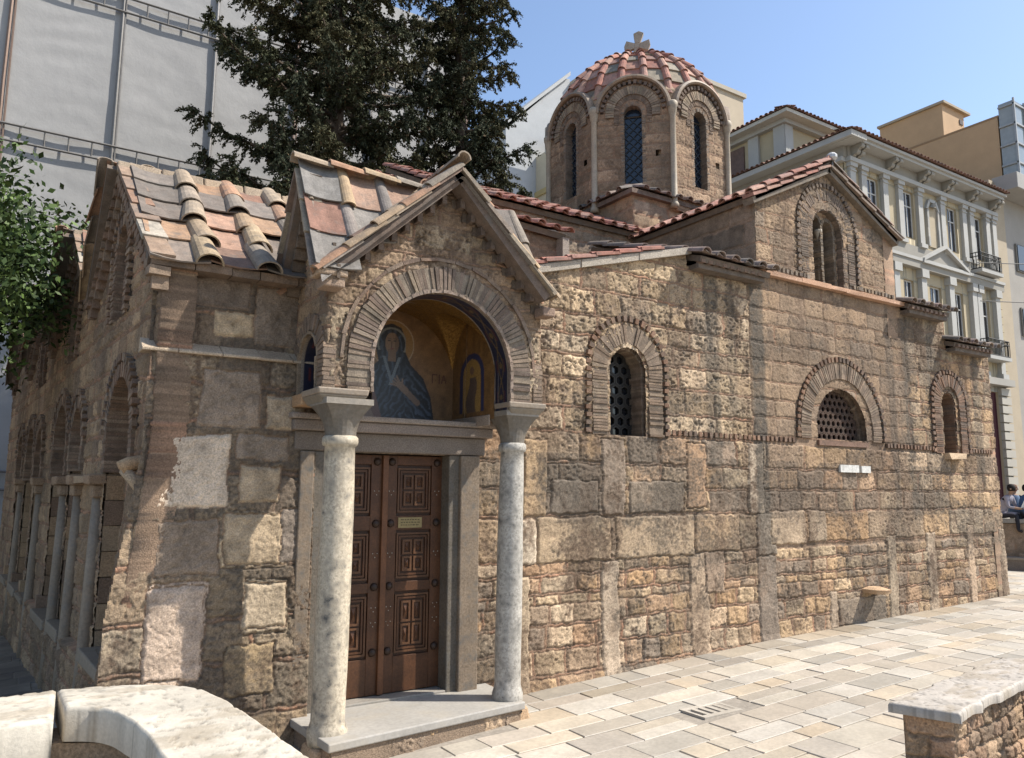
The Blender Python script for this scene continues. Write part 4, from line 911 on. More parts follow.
# imposts and beams
for k, (x0, x1) in enumerate(((2.36, 2.84), (4.42, 4.88))):
    mb = MB()
    prof = [(3.1, .0), (3.16, .04), (3.22, .05)]
    def lay(z0, z1, g0, g1, col):
        mb.hexa([(x0-g0, 6.82-g0, z0), (x1+g0, 6.82-g0, z0), (x1+g0, 7.3, z0), (x0-g0, 7.3, z0), (x0-g1, 6.82-g1, z1), (x1+g1, 6.82-g1, z1), (x1+g1, 7.3, z1), (x0-g1, 7.3, z1)], col)
    lay(3.07, 3.15, -.06, .0, (.28, .24, .19)); lay(3.15, 3.21, .0, .01, (.38, .31, .24)); mb.build('impost', M_MARBLE, prc, bevel=.012)
    mb = MB(); xa, xb = ((2.36, 2.62), (4.62, 4.86))[k]; mb.box(xa, xb, 7.3, 7.75, 3.08, 3.2, (.38, .27, .17)); mb.box(2.75 if k == 0 else 4.4, 2.8 if k == 0 else 4.42, 7.2, 8.05, 2.98, 3.1, (.3, .27, .24))
    mb.build('beam', M_STONE, prc, bevel=.012)
def column(cx, cy, z0, ztop, r, col, lean, ped):
    mb = MB(); mb.lathe(cx, cy, [(z0, r*1.12), (z0+.06, r*1.18), (z0+.12, r*1.18), (z0+.16, r*1.08), (z0+.2, r*1.0)] +
                        [(z0+.2+(ztop-z0-.3)*t, r*(1+.05*sin(pi*t)-.07*t)) for t in [i/18 for i in range(1, 19)]] + [(ztop-.09, r*1.06), (ztop-.06, r*1.12), (ztop-.02, r*1.1), (ztop, r*.98)], 32, col, .012, lean)
    o = mb.build('column', M_COLUMN, prc, True)
    tx, ty = cx+lean[0]*(ztop-z0), cy+lean[1]*(ztop-z0)
    mb = MB(); n = 24; S_ = []
    for i in range(8):          # capital: round below, square above
        t = i/7; z = ztop+t*.28; rr_ = r*(.95+.12*t+.4*t*t); row = []
        for k in range(n):
            a = 2*pi*k/n; c_, s_ = cos(a), sin(a); sq = 1/max(abs(c_), abs(s_)); f = (1-t**1.5)*1+t**1.5*sq
            row.append((tx+rr_*f*c_, ty+rr_*f*s_, z))
        S_.append(row)
    vs_ = sum(S_, []); fs = [(i*n+k, i*n+(k+1) % n, (i+1)*n+(k+1) % n, (i+1)*n+k) for i in range(7) for k in range(n)]+[tuple(7*n+k for k in range(n))]
    mb.add(vs_, fs, (.19, .165, .135)); mb.box(tx-r*1.52, tx+r*1.52, ty-r*1.52, ty+r*1.52, ztop+.28, ztop+.335, (.34, .3, .25)); mb.build('capital', M_MARBLE, prc)
    mb = MB(); q0, q1 = ped; mb.hexa([(cx-q1, cy-q1, -.15), (cx+q1, cy-q1, -.15), (cx+q1, cy+q1, -.15), (cx-q1, cy+q1, -.15), (cx-q0, cy-q0, z0+.005), (cx+q0, cy-q0, z0+.005), (cx+q0, cy+q0, z0+.005), (cx-q0, cy+q0, z0+.005)], (.42, .32, .22)); mb.build('pedestal', M_STONE, prc, bevel=.03)
column(2.62, 6.98, .06, 2.78, .150, (.60, .52, .40), (.008, 0), (.17, .21))
column(4.57, 7.07, .1, 2.79, .135, (.50, .47, .42), (.018, 0), (.16, .20))
# marble step on rubble
mb = MB(); top = [(2.5, 6.62), (4.66, 6.86), (4.72, 7.78), (2.45, 7.78)]
mb.prism([(x, y, .09) for x, y in top], (0, 0, .075), (.44, .43, .41)); o = mb.build('step', M_PAVE, prc, bevel=.012)
mb = MB()
Pst = frame((2.52, 6.68, 0), atan2(.24, 2.14)); A = Wall(np.arange(0, 2.15, .01), np.arange(-.12, .088, .01), 77); A.courses(0, 2.15, -.12, .09, (.08, .12), (.12, .3), MIX, 0, 0, .03, ht=(.02, .06)); A.build('step_rubble', Pst, None, prc, back=.1)
for i in range(0):
    t = i/25; x = 2.55+2.1*t; y = 6.66+.24*t; r_ = random.uniform(.05, .085)
    mb.lathe(x, y+.03, [(-.08+float(gz(x, y)), r_*.8), (float(gz(x, y))-.01, r_*1.05), (.04, r_), (.088, r_*.7)], 7, var((.26, .22, .17), .8, 1.2), .06)
mb.prism([(x+(.04 if x < 3 else -.04), y+.03, -.15) for x, y in top], (0, 0, .236), (.22, .18, .14)); mb.build('step_rubble', M_STONE, prc)

# ------------------------------------------------------------------ doorway
mb = MB(); 
for x0, x1 in ((2.46, 2.74), (4.14, 4.5)):
    mb = MB(); mb.box(x0, x1, 7.6, 8.05, 0, 2.665, (.17, .145, .115)); mb.box(x0+(.0 if x0 < 3 else .12), x1-(.14 if x0 < 3 else 0), 7.55, 7.62, 0, 2.66, (.26, .2, .145))
    mb.build('door_jamb', M_COLUMN, church, bevel=.012)
mb = MB(); mb.box(2.4, 4.58, 7.57, 8.05, 2.667, 2.86, (.17, .155, .14)); mb.box(2.36, 4.64, 7.5, 8.05, 2.862, 2.97, (.2, .18, .165)); mb.box(2.33, 4.7, 7.46, 8.05, 2.972, 3.03, (.24, .22, .2)); mb.build('lintel', M_STONE, church, bevel=.015)
mb = MB(); mb.box(2.78, 4.42, 7.95, 8.04, 3.03, 3.075, (.3, .28, .26)); mb.build('icon_ledge', M_STONE, church)
mb = MB(); mb.box(2.74, 4.14, 7.6, 8.2, .0, .19, (.34, .31, .27)); mb.build('threshold', M_MARBLE, church, bevel=.01)
door = MB(); door.box(2.70, 4.18, 7.85, 7.91, .15, 2.7, (.05, .025, .014)); door = door.build('door', M_WOOD, church)
WD = (.10, .042, .018); WD2 = (.062, .026, .012); WD3 = (.12, .055, .025)
def leafdoor(x0, x1, right):
    mb = MB(); w = x1-x0; y = 7.805; z0, z1 = .2, 2.65
    mb.box(x0, x1, y, 7.85, z0, z1, WD2)
    rows = [(.58, 1.2), (1.34, 1.84), (2.03, 2.53)]
    mb.box(x0, x0+.13, y-.03, y+.001, z0, z1, WD); mb.box(x1-.13, x1, y-.03, y+.001, z0, z1, WD)
    for a, b in ((z0, .56), (1.22, 1.32), (1.86, 2.01), (2.55, z1)): mb.box(x0+.13, x1-.13, y-.03, y+.001, a, b, var(WD, .85, 1.15))
    lf = mb.build('door_leaf', M_WOOD, door, bevel=.004)
    for a, b in rows:
        mb = MB(); mb.box(x0+.13, x1-.13, y-.003, y+.001, a, b, WD2)
        xa, xb = x0+.13, x1-.13; a_, b_ = a, b
        for q in range(2):                            # stepped mouldings
            g = .012+.03*q; t = .02
            for (p0, p1, r0_, r1_) in ((xa+g, xb-g, a_+g, a_+g+t), (xa+g, xb-g, b_-g-t, b_-g), (xa+g, xa+g+t, a_+g+t, b_-g-t), (xb-g-t, xb-g, a_+g+t, b_-g-t)):
                mb.box(p0, p1, y-.026+.006*q, y+.001, r0_, r1_, WD3 if q == 0 else WD)
        cx0, cx1, cz0, cz1 = xa+.075, xb-.075, a_+.075, b_-.075; hw, hh = (cx1-cx0)/2, (cz1-cz0)/2
        for i in (0, 1):
            for j in (0, 1):
                X0, X1, Z0, Z1 = cx0+i*hw+.01, cx0+(i+1)*hw-.01, cz0+j*hh+.01, cz0+(j+1)*hh-.01; t = .022
                for (p0, p1, r0_, r1_) in ((X0, X1, Z0, Z0+t), (X0, X1, Z1-t, Z1), (X0, X0+t, Z0+t, Z1-t), (X1-t, X1, Z0+t, Z1-t)): mb.box(p0, p1, y-.02, y+.001, r0_, r1_, WD3)
                mx, mz = (X0+X1)/2, (Z0+Z1)/2; hx_, hz_ = (X1-X0)/2-.035, (Z1-Z0)/2-.035
                mb.add([(mx-hx_, y-.002, mz-hz_), (mx+hx_, y-.002, mz-hz_), (mx+hx_, y-.002, mz+hz_), (mx-hx_, y-.002, mz+hz_), (mx, y-.022, mz)], [(0, 1, 4), (1, 2, 4), (2, 3, 4), (3, 0, 4)], WD)
        mb.build('door_panel', M_WOOD, door)
    for z in (.62, 1.28, 1.93, 2.58):
        for x in (x0+.065, x1-.065):
            mb = MB(); mb.tube([(x, y-.028, z), (x, y-.05, z), (x, y-.062, z)], [.045, .036, .012], 12, (.045, .025, .016)); mb.build('boss', M_WOOD, door, True)
    mb = MB()
    for z in (.9, 1.05, 1.6, 2.25):
        for x in (x0+.065, x1-.065):
            for dx, dz in ((-.025, .02), (.025, .02), (.0, -.02)): mb.tube([(x+dx, y-.028, z+dz), (x+dx, y-.037, z+dz)], [.007, .004], 6, (.55, .5, .42))
    mb.build('nail', M_METAL, door)
leafdoor(2.745, 3.43, False); leafdoor(3.47, 4.145, True)
mb = MB(); mb.box(3.42, 3.485, 7.74, 7.82, .2, 2.65, (.15, .062, .026)); mb.build('meeting_stile', M_WOOD, door, bevel=.006)
mb = MB(); mb.box(3.62, 3.9, 7.765, 7.776, 1.88, 1.99, (.32, .25, .12)); pq = mb.build('plaque', M_METAL, door)
mb = MB()
for j in range(3):
    x = 3.65
    while x < 3.86: w = random.uniform(.01, .035); mb.box(x, x+w, 7.762, 7.766, 1.962-j*.028, 1.97-j*.028, (.08, .06, .03)); x += w+.012
mb.build('plaque_text', M_METAL, pq)
# white slips on the wall, loose ledge stone
mb = MB(); mb.box(11.33, 11.83, 7.68, 7.72, 2.6, 2.72, (.75, .74, .70)); mb.box(11.9, 12.15, 7.68, 7.72, 2.6, 2.71, (.75, .74, .70)); mb.build('wall_plate', M_MARBLE, church)
mb = MB(); mb.lathe(12.0, 7.62, [(.66, .06), (.68, .2), (.74, .22), (.77, .12)], 10, (.42, .32, .22), .08); mb.build('ledge_stone', M_STONE, church)
mb = MB(); mb.lathe(11.42, 7.6, [(7.86, .05), (7.9, .09), (7.95, .09), (7.99, .05)], 10, (.6, .6, .6)); mb.tube([(11.42, 7.6, 7.7), (11.42, 7.6, 7.9)], .02, 6, (.2, .2, .2)); mb.build('floodlight', M_METAL, church)
#@@PART4
# ------------------------------------------------------------------ foreground parapet
ZT = 1.3
def slabpoly(name, pts, z0, z1, m, col, parent, bevel=.012, jitter=0):
    mb = MB(); n = len(pts); mb.prism([(x, y, z0) for x, y in pts], (0, 0, z1-z0), col); return mb.build(name, m, parent, bevel=bevel)
par = empty('parapet', (.5, 4.3, float(gz(.5, 4.3))), 'low curved parapet wall with broad sunlit marble coping, in the near left corner', 'wall')
out = [(.33, 4.63), (.50, 4.61), (.65, 4.56), (.79, 4.48), (.88, 4.39), (.94, 4.28), (.97, 4.15), (1.0, 3.98), (1.01, 3.81), (1.04, 3.4), (1.07, 2.99), (1.12, 2.0), (1.15, 1.2)]
inn = [(.34, 4.25), (.42, 4.2), (.49, 4.13), (.53, 4.04), (.545, 3.95), (.57, 3.84), (.59, 3.6), (.60, 3.28), (.62, 2.6), (.66, 2.0), (.7, 1.2)]
def rough_slab(out, inn, z, t, parent, seed, col, rag=.02):
    """coping slab: ring strip between two curves, fine grid with worn edges"""
    R = np.random.default_rng(seed)
    def res(p, n):
        p = np.array(p); d = np.r_[0, np.cumsum(np.hypot(*np.diff(p, axis=0).T))]; t_ = np.linspace(0, d[-1], n); q = np.stack([np.interp(t_, d, p[:, 0]), np.interp(t_, d, p[:, 1])], 1)
        for _ in range(3): q[1:-1] = (q[:-2]+2*q[1:-1]+q[2:])/4
        return q
    n, m = 240, 50; A, B = res(out, n), res(inn, n); rg = rag*(fbm(A[:, 0]*1+5, A[:, 1]+5, 7, 3, seed+7)-.5)[:, None]; dd = (A-B)/np.linalg.norm(A-B, axis=1)[:, None]; A = A+dd*rg; B = B-dd*rag*(fbm(B[:, 0]+9, B[:, 1]+9, 7, 3, seed+8)-.5)[:, None]; w = np.linspace(0, 1, m)[None, :, None]; P = A[:, None]*(1-w)+B[:, None]*w
    L = np.hypot(*(A-B).T)[:, None]; dist = np.minimum(w[..., 0], 1-w[..., 0])*L; dist = np.minimum(dist, np.minimum(np.arange(n), np.arange(n)[::-1])[:, None]*.02+.003)
    e = np.clip(dist/.016, 0, 1); nz = fbm(P[..., 0]+3, P[..., 1]+3, 9, 4, seed)
    Zz = z-.014*(1-e)**2*(.5+1.6*nz)+.004*(nz-.5)-.005*sst(.62, .72, fbm(P[..., 0]+3, P[..., 1]+3, 28, 3, seed+5))
    C = np.array(col)*(.7+.55*nz)[..., None]*(1-.3*sst(.6, .7, fbm(P[..., 0]+3, P[..., 1]+3, 28, 3, seed+5)))[..., None]; k = sst(.52, .66, fbm(P[..., 0]+3, P[..., 1]*3+3, 4, 4, seed+3))[..., None]*.45; C = C*(1-k)+np.array((.36, .29, .2))*k
    pos = np.concatenate([P, Zz[..., None]], -1)
    lo1 = pos[:, :1].copy(); lo1[..., 2] = z-t; lo2 = pos[:, -1:].copy(); lo2[..., 2] = z-t
    pos = np.concatenate([lo1, pos, lo2], 1); C = np.concatenate([C[:, :1], C, C[:, -1:]], 1)*1.0
    en = pos[:1].copy(); en[..., 2] = z-t; e2 = pos[-1:].copy(); e2[..., 2] = z-t; pos = np.concatenate([en, pos, e2]); C = np.concatenate([C[:1], C, C[-1:]])
    ix = np.arange(pos.shape[0]*pos.shape[1]).reshape(pos.shape[:2]); q = np.stack([ix[:-1, :-1], ix[1:, :-1], ix[1:, 1:], ix[:-1, 1:]], -1).reshape(-1, 4)
    return grid_obj('coping_stone', pos.reshape(-1, 3), q, C.reshape(-1, 3), M_MARBLE2, parent)
M_MARBLE2 = mat('worn coping marble', None, .6, 4, .08, 60, .1, 70, .4, .005)
rough_slab(out, inn, ZT, .15, par, 5, (.66, .60, .50))
rough_slab([(-3.2, 4.56), (-1.5, 4.58), (.09, 4.61), (.325, 4.63)], [(-3.2, 4.0), (-1.5, 4.02), (.09, 4.05), (.285, 4.06)], ZT+.003, .17, par, 8, (.66, .60, .50))
mb = MB(); pth = [(-3.2, 4.52), (.33, 4.54), (.6, 4.5), (.78, 4.38), (.87, 4.2), (.93, 3.8), (.98, 3.0), (1.06, 1.2), (.8, 1.2), (.7, 3.0), (.66, 3.8), (.58, 4.08), (.45, 4.2), (.3, 4.28), (-3.2, 4.22)]
mb.prism([(x, y, -.6) for x, y in pth], (0, 0, .6+ZT-.16), (.26, .22, .17)); mb.build('parapet_base', M_STONE, par)
mb = MB(); nt2 = [(.34, 4.24), (.42, 4.19), (.49, 4.12), (.53, 4.03), (.545, 3.94), (.50, 3.88), (.47, 3.97), (.42, 4.04), (.36, 4.09), (.33, 4.1)]
mb = MB(); mb.prism([(x, y, ZT-.5) for x, y in nt2], (0, 0, .2), (.30, .27, .22)); mb.build('corbel_stone', M_MARBLE2, par, bevel=.015)

# ------------------------------------------------------------------ marble bench, lower right
bz = .78; bg_ = float(gz(6.2, 3.4))
ben = empty('stone_bench', (6.6, 3.4, bg_), 'low bench of rubble masonry under a thick pale marble slab, on the sunny paving', 'bench')
rough_slab([(7.95, 3.83), (7.3, 3.73), (6.2, 3.58), (5.56, 3.47)], [(8.2, 3.42), (7.4, 3.32), (6.3, 3.15), (5.7, 3.05)], bz, .07, ben, 12, (.52, .47, .41), rag=.07)
P1 = frame((5.82, 3.16, 0), atan2(.16, 1.0)); 
for nm, O_, az_, L_ in (('front', (5.80, 3.14, 0), atan2(.27, 1.7), 2.2), ('end', (5.68, 3.45, 0), atan2(-.31, .12), .335), ('back', (8.0, 3.8, 0), atan2(-.27, -1.7)-pi*0, 2.3)):
    Pq = frame(O_, az_); A = Wall(np.arange(0, L_, .009), np.arange(.1, bz-.06, .009), 300+len(nm), mort=(.25, .2, .15))
    A.courses(0, L_, .1, bz-.06, (.09, .15), (.12, .24), [(.34, .24, .17), (.28, .2, .15), (.40, .31, .22), (.22, .17, .13)], .0, 0, .02, ht=(.02, .05)); A.soot(.5); A.build('rubble_base', Pq, None, ben, back=.05)
mb = MB(); mb.hexa([(5.84, 3.17, .1), (8.0, 3.5, .1), (7.95, 3.76, .1), (5.73, 3.43, .1), (5.84, 3.17, .7), (8.0, 3.5, .7), (7.95, 3.76, .7), (5.73, 3.43, .7)], (.28, .22, .16)); mb.build('core', M_STONE, ben)
# louvred floodlight box by the bench
lx = empty('louvred_lamp', (7.05, 3.05, float(gz(7, 3))), 'black framed box with pale louvres beside the marble bench, cut by the right edge', 'lamp')
mb = MB(); mb.hexa([(6.98, 2.98, .5), (7.35, 2.85, .5), (7.4, 3.0, .5), (7.02, 3.12, .5), (6.98, 2.98, .78), (7.35, 2.85, .78), (7.4, 3.0, .78), (7.02, 3.12, .78)], (.02, .02, .02)); mb.build('housing', M_METAL, lx, bevel=.01)
mb = MB()
for k in range(6):
    z = .53+.04*k; mb.hexa([(7.0, 2.955, z), (7.33, 2.838, z), (7.33, 2.85, z), (7.0, 2.975, z), (7.0, 2.95, z+.028), (7.33, 2.833, z+.028), (7.33, 2.85, z+.028), (7.0, 2.975, z+.028)], (.6, .6, .56))
mb.build('louvre', M_METAL, lx)
mb = MB(); mb.box(6.98, 7.4, 2.84, 3.1, .28, .5, (.03, .03, .03)); mb.build('base', M_METAL, lx)
# drain
dr = empty('drain_cover', (6.43, 5.97, float(gz(6.43, 5.97))), 'rectangular stone drain cover with dark slots set in the paving', 'drain')
mb = MB(); z = float(gz(6.43, 5.97)); x0, x1, y0_, y1_ = 6.1, 6.77, 5.79, 6.15
mb.box(x0, x1, y0_, y0_+.07, z-.04, z-.002, (.52, .49, .44)); mb.box(x0, x1, y1_-.07, y1_, z-.04, z-.002, (.52, .49, .44)); 
for k in range(7):
    xa = x0+(x1-x0-.04)*k/6; mb.box(xa, xa+(.055 if k not in (0, 6) else .04), y0_+.07, y1_-.07, z-.04, z-.002, (.52, .49, .44))
mb.build('grate', M_PAVE, dr); mb = MB(); mb.box(x0, x1, y0_, y1_, z-.08, z-.041, (.02, .02, .02)); mb.build('pit', M_STONE, dr)

# ------------------------------------------------------------------ retaining wall with people, far right
rw = empty('retaining_wall', (25.5, 11.5, .1), 'low stone wall with a flat coping at the far end of the square', 'wall')
Prw = frame((23.5, 14.0, 0), -pi/2+.35); A = Wall(np.arange(-4, 9, .05), np.arange(0, 1.42, .05), 400); A.courses(-4, 9, 0, 1.42, (.25, .35), (.4, .8), [(.26, .22, .18), (.3, .26, .2)], 0, 0, .02); A.build('stone_wall', Prw, None, rw)
mb = MB(); mb.fbox(Prw, -4, 9, 1.42, 1.53, -.5, .06, (.33, .31, .28)); mb.fbox(Prw, -4, 9, 0, 1.42, -.6, -.1, (.3, .26, .2)); mb.build('coping', M_MARBLE, rw)
mb = MB(); mb.fbox(Prw, -4, 9, 0, .42, .0, .55, (.16, .15, .14)); mb.fbox(Prw, -4, 9, .42, .48, .0, .58, (.22, .21, .19)); mb.build('stone_step', M_STONE, rw)
mb = MB(); mb.hexa([(23, 15.5, -.2), (120, 9, -.2), (160, 120, -.2), (-30, 120, -.2), (23, 15.5, 1.2), (120, 9, 1.2), (160, 120, 1.2), (-30, 120, 1.2)], (.3, .28, .25)); o = mb.build('street_level', M_GROUND, None, kind='structure')
def person(loc, rz, label, shirt, trousers, hair, lean=.15, paper=False):
    me = bpy.data.meshes.new('person'); J = {}
    pts = [(0, 0, .0), (0, .02, .18), (lean*.5, 0, .38), (lean, 0, .52), (lean*1.1, 0, .60), (lean*1.3, 0, .66), (lean*1.45, 0, .76), (lean*1.4, 0, .86),
           (.0, .1, .0), (.24, .11, .03), (.42, .12, .02), (.44, .12, -.2), (.44, .12, -.42), (.56, .12, -.45), (0, -.1, .0), (.24, -.11, .03), (.42, -.12, .02), (.44, -.12, -.2), (.44, -.12, -.42), (.56, -.12, -.45),
           (lean, .19, .5), (lean+.06, .24, .25), (lean+.28, .14, .2), (lean+.37, .1, .2), (lean, -.19, .5), (lean+.06, -.24, .25), (lean+.28, -.14, .2), (lean+.37, -.1, .2)]
    ed = [(0, 1), (1, 2), (2, 3), (3, 4), (4, 5), (5, 6), (6, 7), (0, 8), (8, 9), (9, 10), (10, 11), (11, 12), (12, 13), (0, 14), (14, 15), (15, 16), (16, 17), (17, 18), (18, 19), (3, 20), (20, 21), (21, 22), (22, 23), (3, 24), (24, 25), (25, 26), (26, 27)]
    rad = [.13, .135, .14, .11, .055, .06, .1, .075, .1, .085, .07, .06, .045, .04, .1, .085, .07, .06, .045, .04, .065, .045, .035, .03, .065, .045, .035, .03]
    me.from_pydata(pts, ed, []); o = bpy.data.objects.new('person', me); COL.objects.link(o)
    md = o.modifiers.new('skin', 'SKIN'); md.use_smooth_shade = True
    for i, r in enumerate(rad): me.skin_vertices[0].data[i].radius = (r, r*(1.25 if i in (1, 2) else 1))
    me.skin_vertices[0].data[0].use_root = True
    sb = o.modifiers.new('sub', 'SUBSURF'); sb.levels = 1; sb.render_levels = 1
    dg = bpy.context.evaluated_depsgraph_get(); m2 = bpy.data.meshes.new_from_object(o.evaluated_get(dg)); o.modifiers.clear(); o.data = m2; m2.name = 'person'
    n = len(m2.vertices); co = np.empty(n*3); m2.vertices.foreach_get('co', co); co = co.reshape(-1, 3)
    C = np.array(shirt)*np.ones((n, 1)); leg = (co[:, 2] < .06) | (co[:, 0] > .5); C[leg] = trousers; C[co[:, 2] > .585] = (.42, .27, .19); C[(co[:, 0] > lean+.2) & (co[:, 2] > .12)] = (.42, .27, .19); C[co[:, 2] < -.4] = (.05, .04, .04)
    ca = m2.color_attributes.new('Col', 'FLOAT_COLOR', 'POINT'); ca.data.foreach_set('color', np.concatenate([C, np.ones((n, 1))], 1).astype(np.float32).ravel())
    m2.materials.clear(); m2.materials.append(M_CLOTH); m2.polygons.foreach_set('use_smooth', [True]*len(m2.polygons))
    o.location = loc; o.rotation_euler = (0, 0, rz); prop(o, label, 'person')
    def child(name, mb_, m=M_CLOTH):
        c = mb_.build(name, m, None, True); c.parent = o; return c
    h = MB(); cx = lean*1.45
    prof = [(.70, .085), (.76, .108), (.82, .107), (.88, .08), (.905, .03)]; h.lathe(cx-.025, 0, prof, 14, hair); child('hair', h)
    h = MB(); 
    for s_ in (-1, 1): h.tube([(cx+.095, .035*s_, .775), (cx+.106, .035*s_, .775)], .012, 6, (.03, .02, .02)); h.tube([(cx, .1*s_, .74), (cx, .112*s_, .775)], .02, 6, (.42, .27, .19))
    h.tube([(cx+.09, 0, .775), (cx+.125, 0, .74), (cx+.095, 0, .735)], [.01, .018, .01], 6, (.42, .27, .19)); h.tube([(cx+.095, -.03, .7), (cx+.1, .03, .7)], .007, 5, (.3, .1, .08)); child('face', h)
    h = MB()
    for s_ in (-1, 1):
        bx_, by_ = lean+.37, .1*s_
        for k in range(4): h.tube([(bx_, by_-.025*s_+.017*k*s_, .2), (bx_+.06, by_-.03*s_+.018*k*s_, .195), (bx_+.09, by_-.03*s_+.018*k*s_, .175)], [.011, .009, .006], 6, (.42, .27, .19))
        h.tube([(bx_-.02, by_-.03*s_, .2), (bx_+.03, by_-.055*s_, .21)], [.012, .008], 6, (.42, .27, .19))
    child('fingers', h)
    return o
def rwp(u, n=-.2): return Prw(u, 1.53+.1, n)
def rw_at(px):    # position along the wall crest seen under a bearing
    az = AZ - atan((px-512)/787.7); best = min((abs(atan2(*(Prw(u/50, 0, -.2).yx))-az), u/50) for u in range(-200, 450)); return best[1]
nx_ = Prw(0, 0, 1)-Prw(0, 0, 0)
p1 = person(rwp(rw_at(1001)), atan2(nx_.y, nx_.x)-pi/2-.3+pi, 'seated dark haired person in a pale lilac shirt, nearest the church corner', (.38, .36, .42), (.03, .03, .04), (.02, .015, .012), .22)
p2 = person(rwp(rw_at(1023)), atan2(nx_.y, nx_.x)+2.2, 'seated person in a blue shirt at the right edge of the photo', (.07, .14, .28), (.04, .04, .05), (.02, .015, .012), .1)
p3 = person(rwp(rw_at(1012), -.75), atan2(nx_.y, nx_.x)+pi, 'person with bare head and blue top sitting behind the other two', (.1, .16, .26), (.05, .05, .06), (.16, .08, .05), .1)
c = p1.location; q = V(cos(p1.rotation_euler.z), sin(p1.rotation_euler.z), 0)
mb = MB(); a = c+q*.62+V(0, 0, .22); s_ = V(-q.y, q.x, 0); mb.hexa([a-s_*.15-q*.06, a+s_*.15-q*.06, a+s_*.15+q*.04+V(0, 0, .2), a-s_*.15+q*.04+V(0, 0, .2)]+[x+V(0, 0, .004)+q*-.004 for x in (a-s_*.15-q*.06, a+s_*.15-q*.06, a+s_*.15+q*.04+V(0, 0, .2), a-s_*.15+q*.04+V(0, 0, .2))], (.8, .8, .78))
mb.build('paper', M_PLAST, None, label='open white sheet of paper held by the seated person in lilac', category='paper')

# ------------------------------------------------------------------ buildings behind
def setp(name, loc, label, cat='building', group=None): return empty(name, loc, label, cat, group)
CREAM = (.52, .44, .30); WHT = (.50, .495, .47); STUC = (.36, .34, .30)
neo = setp('neoclassical_building', (37.5, 25, 1.2), 'cream neoclassical building with white pilasters, bracketed cornice and a pediment over one window')
PN = frame((0, 20, 0), 0)
mb = MB(); mb.box(31.2, 43.9, 20.25, 34, 1, 17.4, CREAM)
mb.build('wall', M_PLAST, neo)
UPW = [(32.6, 33.5), (35.55, 36.45), (39.55, 40.45), (42.1, 43.0)]; LOW = [(32.9, 33.7), (35.2, 36.0), (37.45, 38.45), (39.7, 40.5), (42.2, 43.1)]
# facade skin with window openings = strips
ops = [(a, b, 14.45, 16.8) for a, b in UPW]+[(a, b, 9.6, 12.3) for a, b in LOW]+[(32.6, 33.6, 3.2, 7.2), (35.4, 36.4, 3.2, 7.2), (38.5, 39.7, 1.2, 7.4), (41.9, 43.3, 1.2, 7.45)]
A = Wall(np.unique(np.concatenate([np.arange(31, 44.31, .1)]+[[a, b] for a, b, _, _ in ops])), np.unique(np.concatenate([np.arange(1, 17.51, .1)]+[[c, d] for _, _, c, d in ops])), 500)
A.H[:] = 0; A.C[:] = CREAM
A.C[A.v < 8] = (.40, .38, .33)
A.build('facade', PN, None, neo, None, [(lambda u, v, o=o: (u > o[0]) & (u < o[1]) & (v > o[2]) & (v < o[3])) for o in ops], back=.05, m=M_PLAST)
for a, b, c, d in ops:
    f = MB(); t = .07; dp = -.1
    fc = (.62, .62, .6) if d > 8 and a != 32.6 or d > 8 else (.05, .06, .06)
    if c < 2 and d < 8: fc = (.10, .03, .04)
    for (x0, x1, z0, z1) in ((a, a+t, c, d), (b-t, b, c, d), (a+t, b-t, d-t, d), (a+t, b-t, c, c+t), ((a+b)/2-.03, (a+b)/2+.03, c+t, d-t), (a+t, (a+b)/2-.03, c+(d-c)*.68, c+(d-c)*.68+.06), ((a+b)/2+.03, b-t, c+(d-c)*.68, c+(d-c)*.68+.06)): f.fbox(PN, x0, x1, z0, z1, dp-.05, dp, fc)
    w = f.build('window', M_PLAST, neo); g = MB(); g.fbox(PN, a, b, c, d, dp-.04, dp-.03, (.03, .035, .045) if d > 8 else ((.09, .03, .035) if c < 2 else (.02, .03, .03))); g.build('pane', M_GLASS if c > 2 else M_PLAST, w)
    r = MB(); r.fbox(PN, a-.001, a+.0, c, d, -.16, .02, CREAM); r.fbox(PN, b, b+.001, c, d, -.16, .02, CREAM); r.fbox(PN, a, b, d, d+.001, -.16, .02, CREAM); r.fbox(PN, a, b, c-.001, c, -.16, .02, CREAM); r.build('reveal', M_PLAST, neo)
for x in (31.35, 32.2, 33.9, 35.15, 36.85, 38.9, 41.0, 41.75, 43.4, 44.1):
    mb = MB(); mb.fbox(PN, x-.2, x+.2, 14.2, 16.9, 0, .16, WHT); mb.fbox(PN, x-.27, x+.27, 16.9, 17.1, 0, .24, WHT); mb.fbox(PN, x-.27, x+.27, 14.05, 14.25, 0, .24, WHT); mb.fbox(PN, x-.22, x+.22, 16.7, 16.76, 0, .2, WHT); mb.build('pilaster', M_PLAST, neo)
for x in (31.5, 32.4, 34.3, 36.6, 39.1, 41.3, 41.8, 43.7):
    mb = MB(); mb.fbox(PN, x-.22, x+.22, 8.4, 12.5, 0, .22, WHT); mb.fbox(PN, x-.3, x+.3, 12.5, 12.9, 0, .32, WHT); mb.fbox(PN, x-.3, x+.3, 8.1, 8.4, 0, .32, WHT); mb.build('pilaster', M_PLAST, neo)
mb = MB(); mb.fbox(PN, 31, 44.3, 17.1, 17.3, 0, .3, WHT); mb.fbox(PN, 30.35, 44.0, 17.82, 17.96, -.5, .8, WHT); mb.fbox(PN, 31, 44.35, 17.3, 17.82, -.3, .2, STUC); mb.fbox(PN, 30.2, 44.05, 17.96, 18.08, -.5, .92, (.5, .49, .46))
mb.box(29.9, 31.25, 19.9, 34, 17.1, 17.45, WHT) if False else None
mb.build('cornice', M_PLAST, neo)
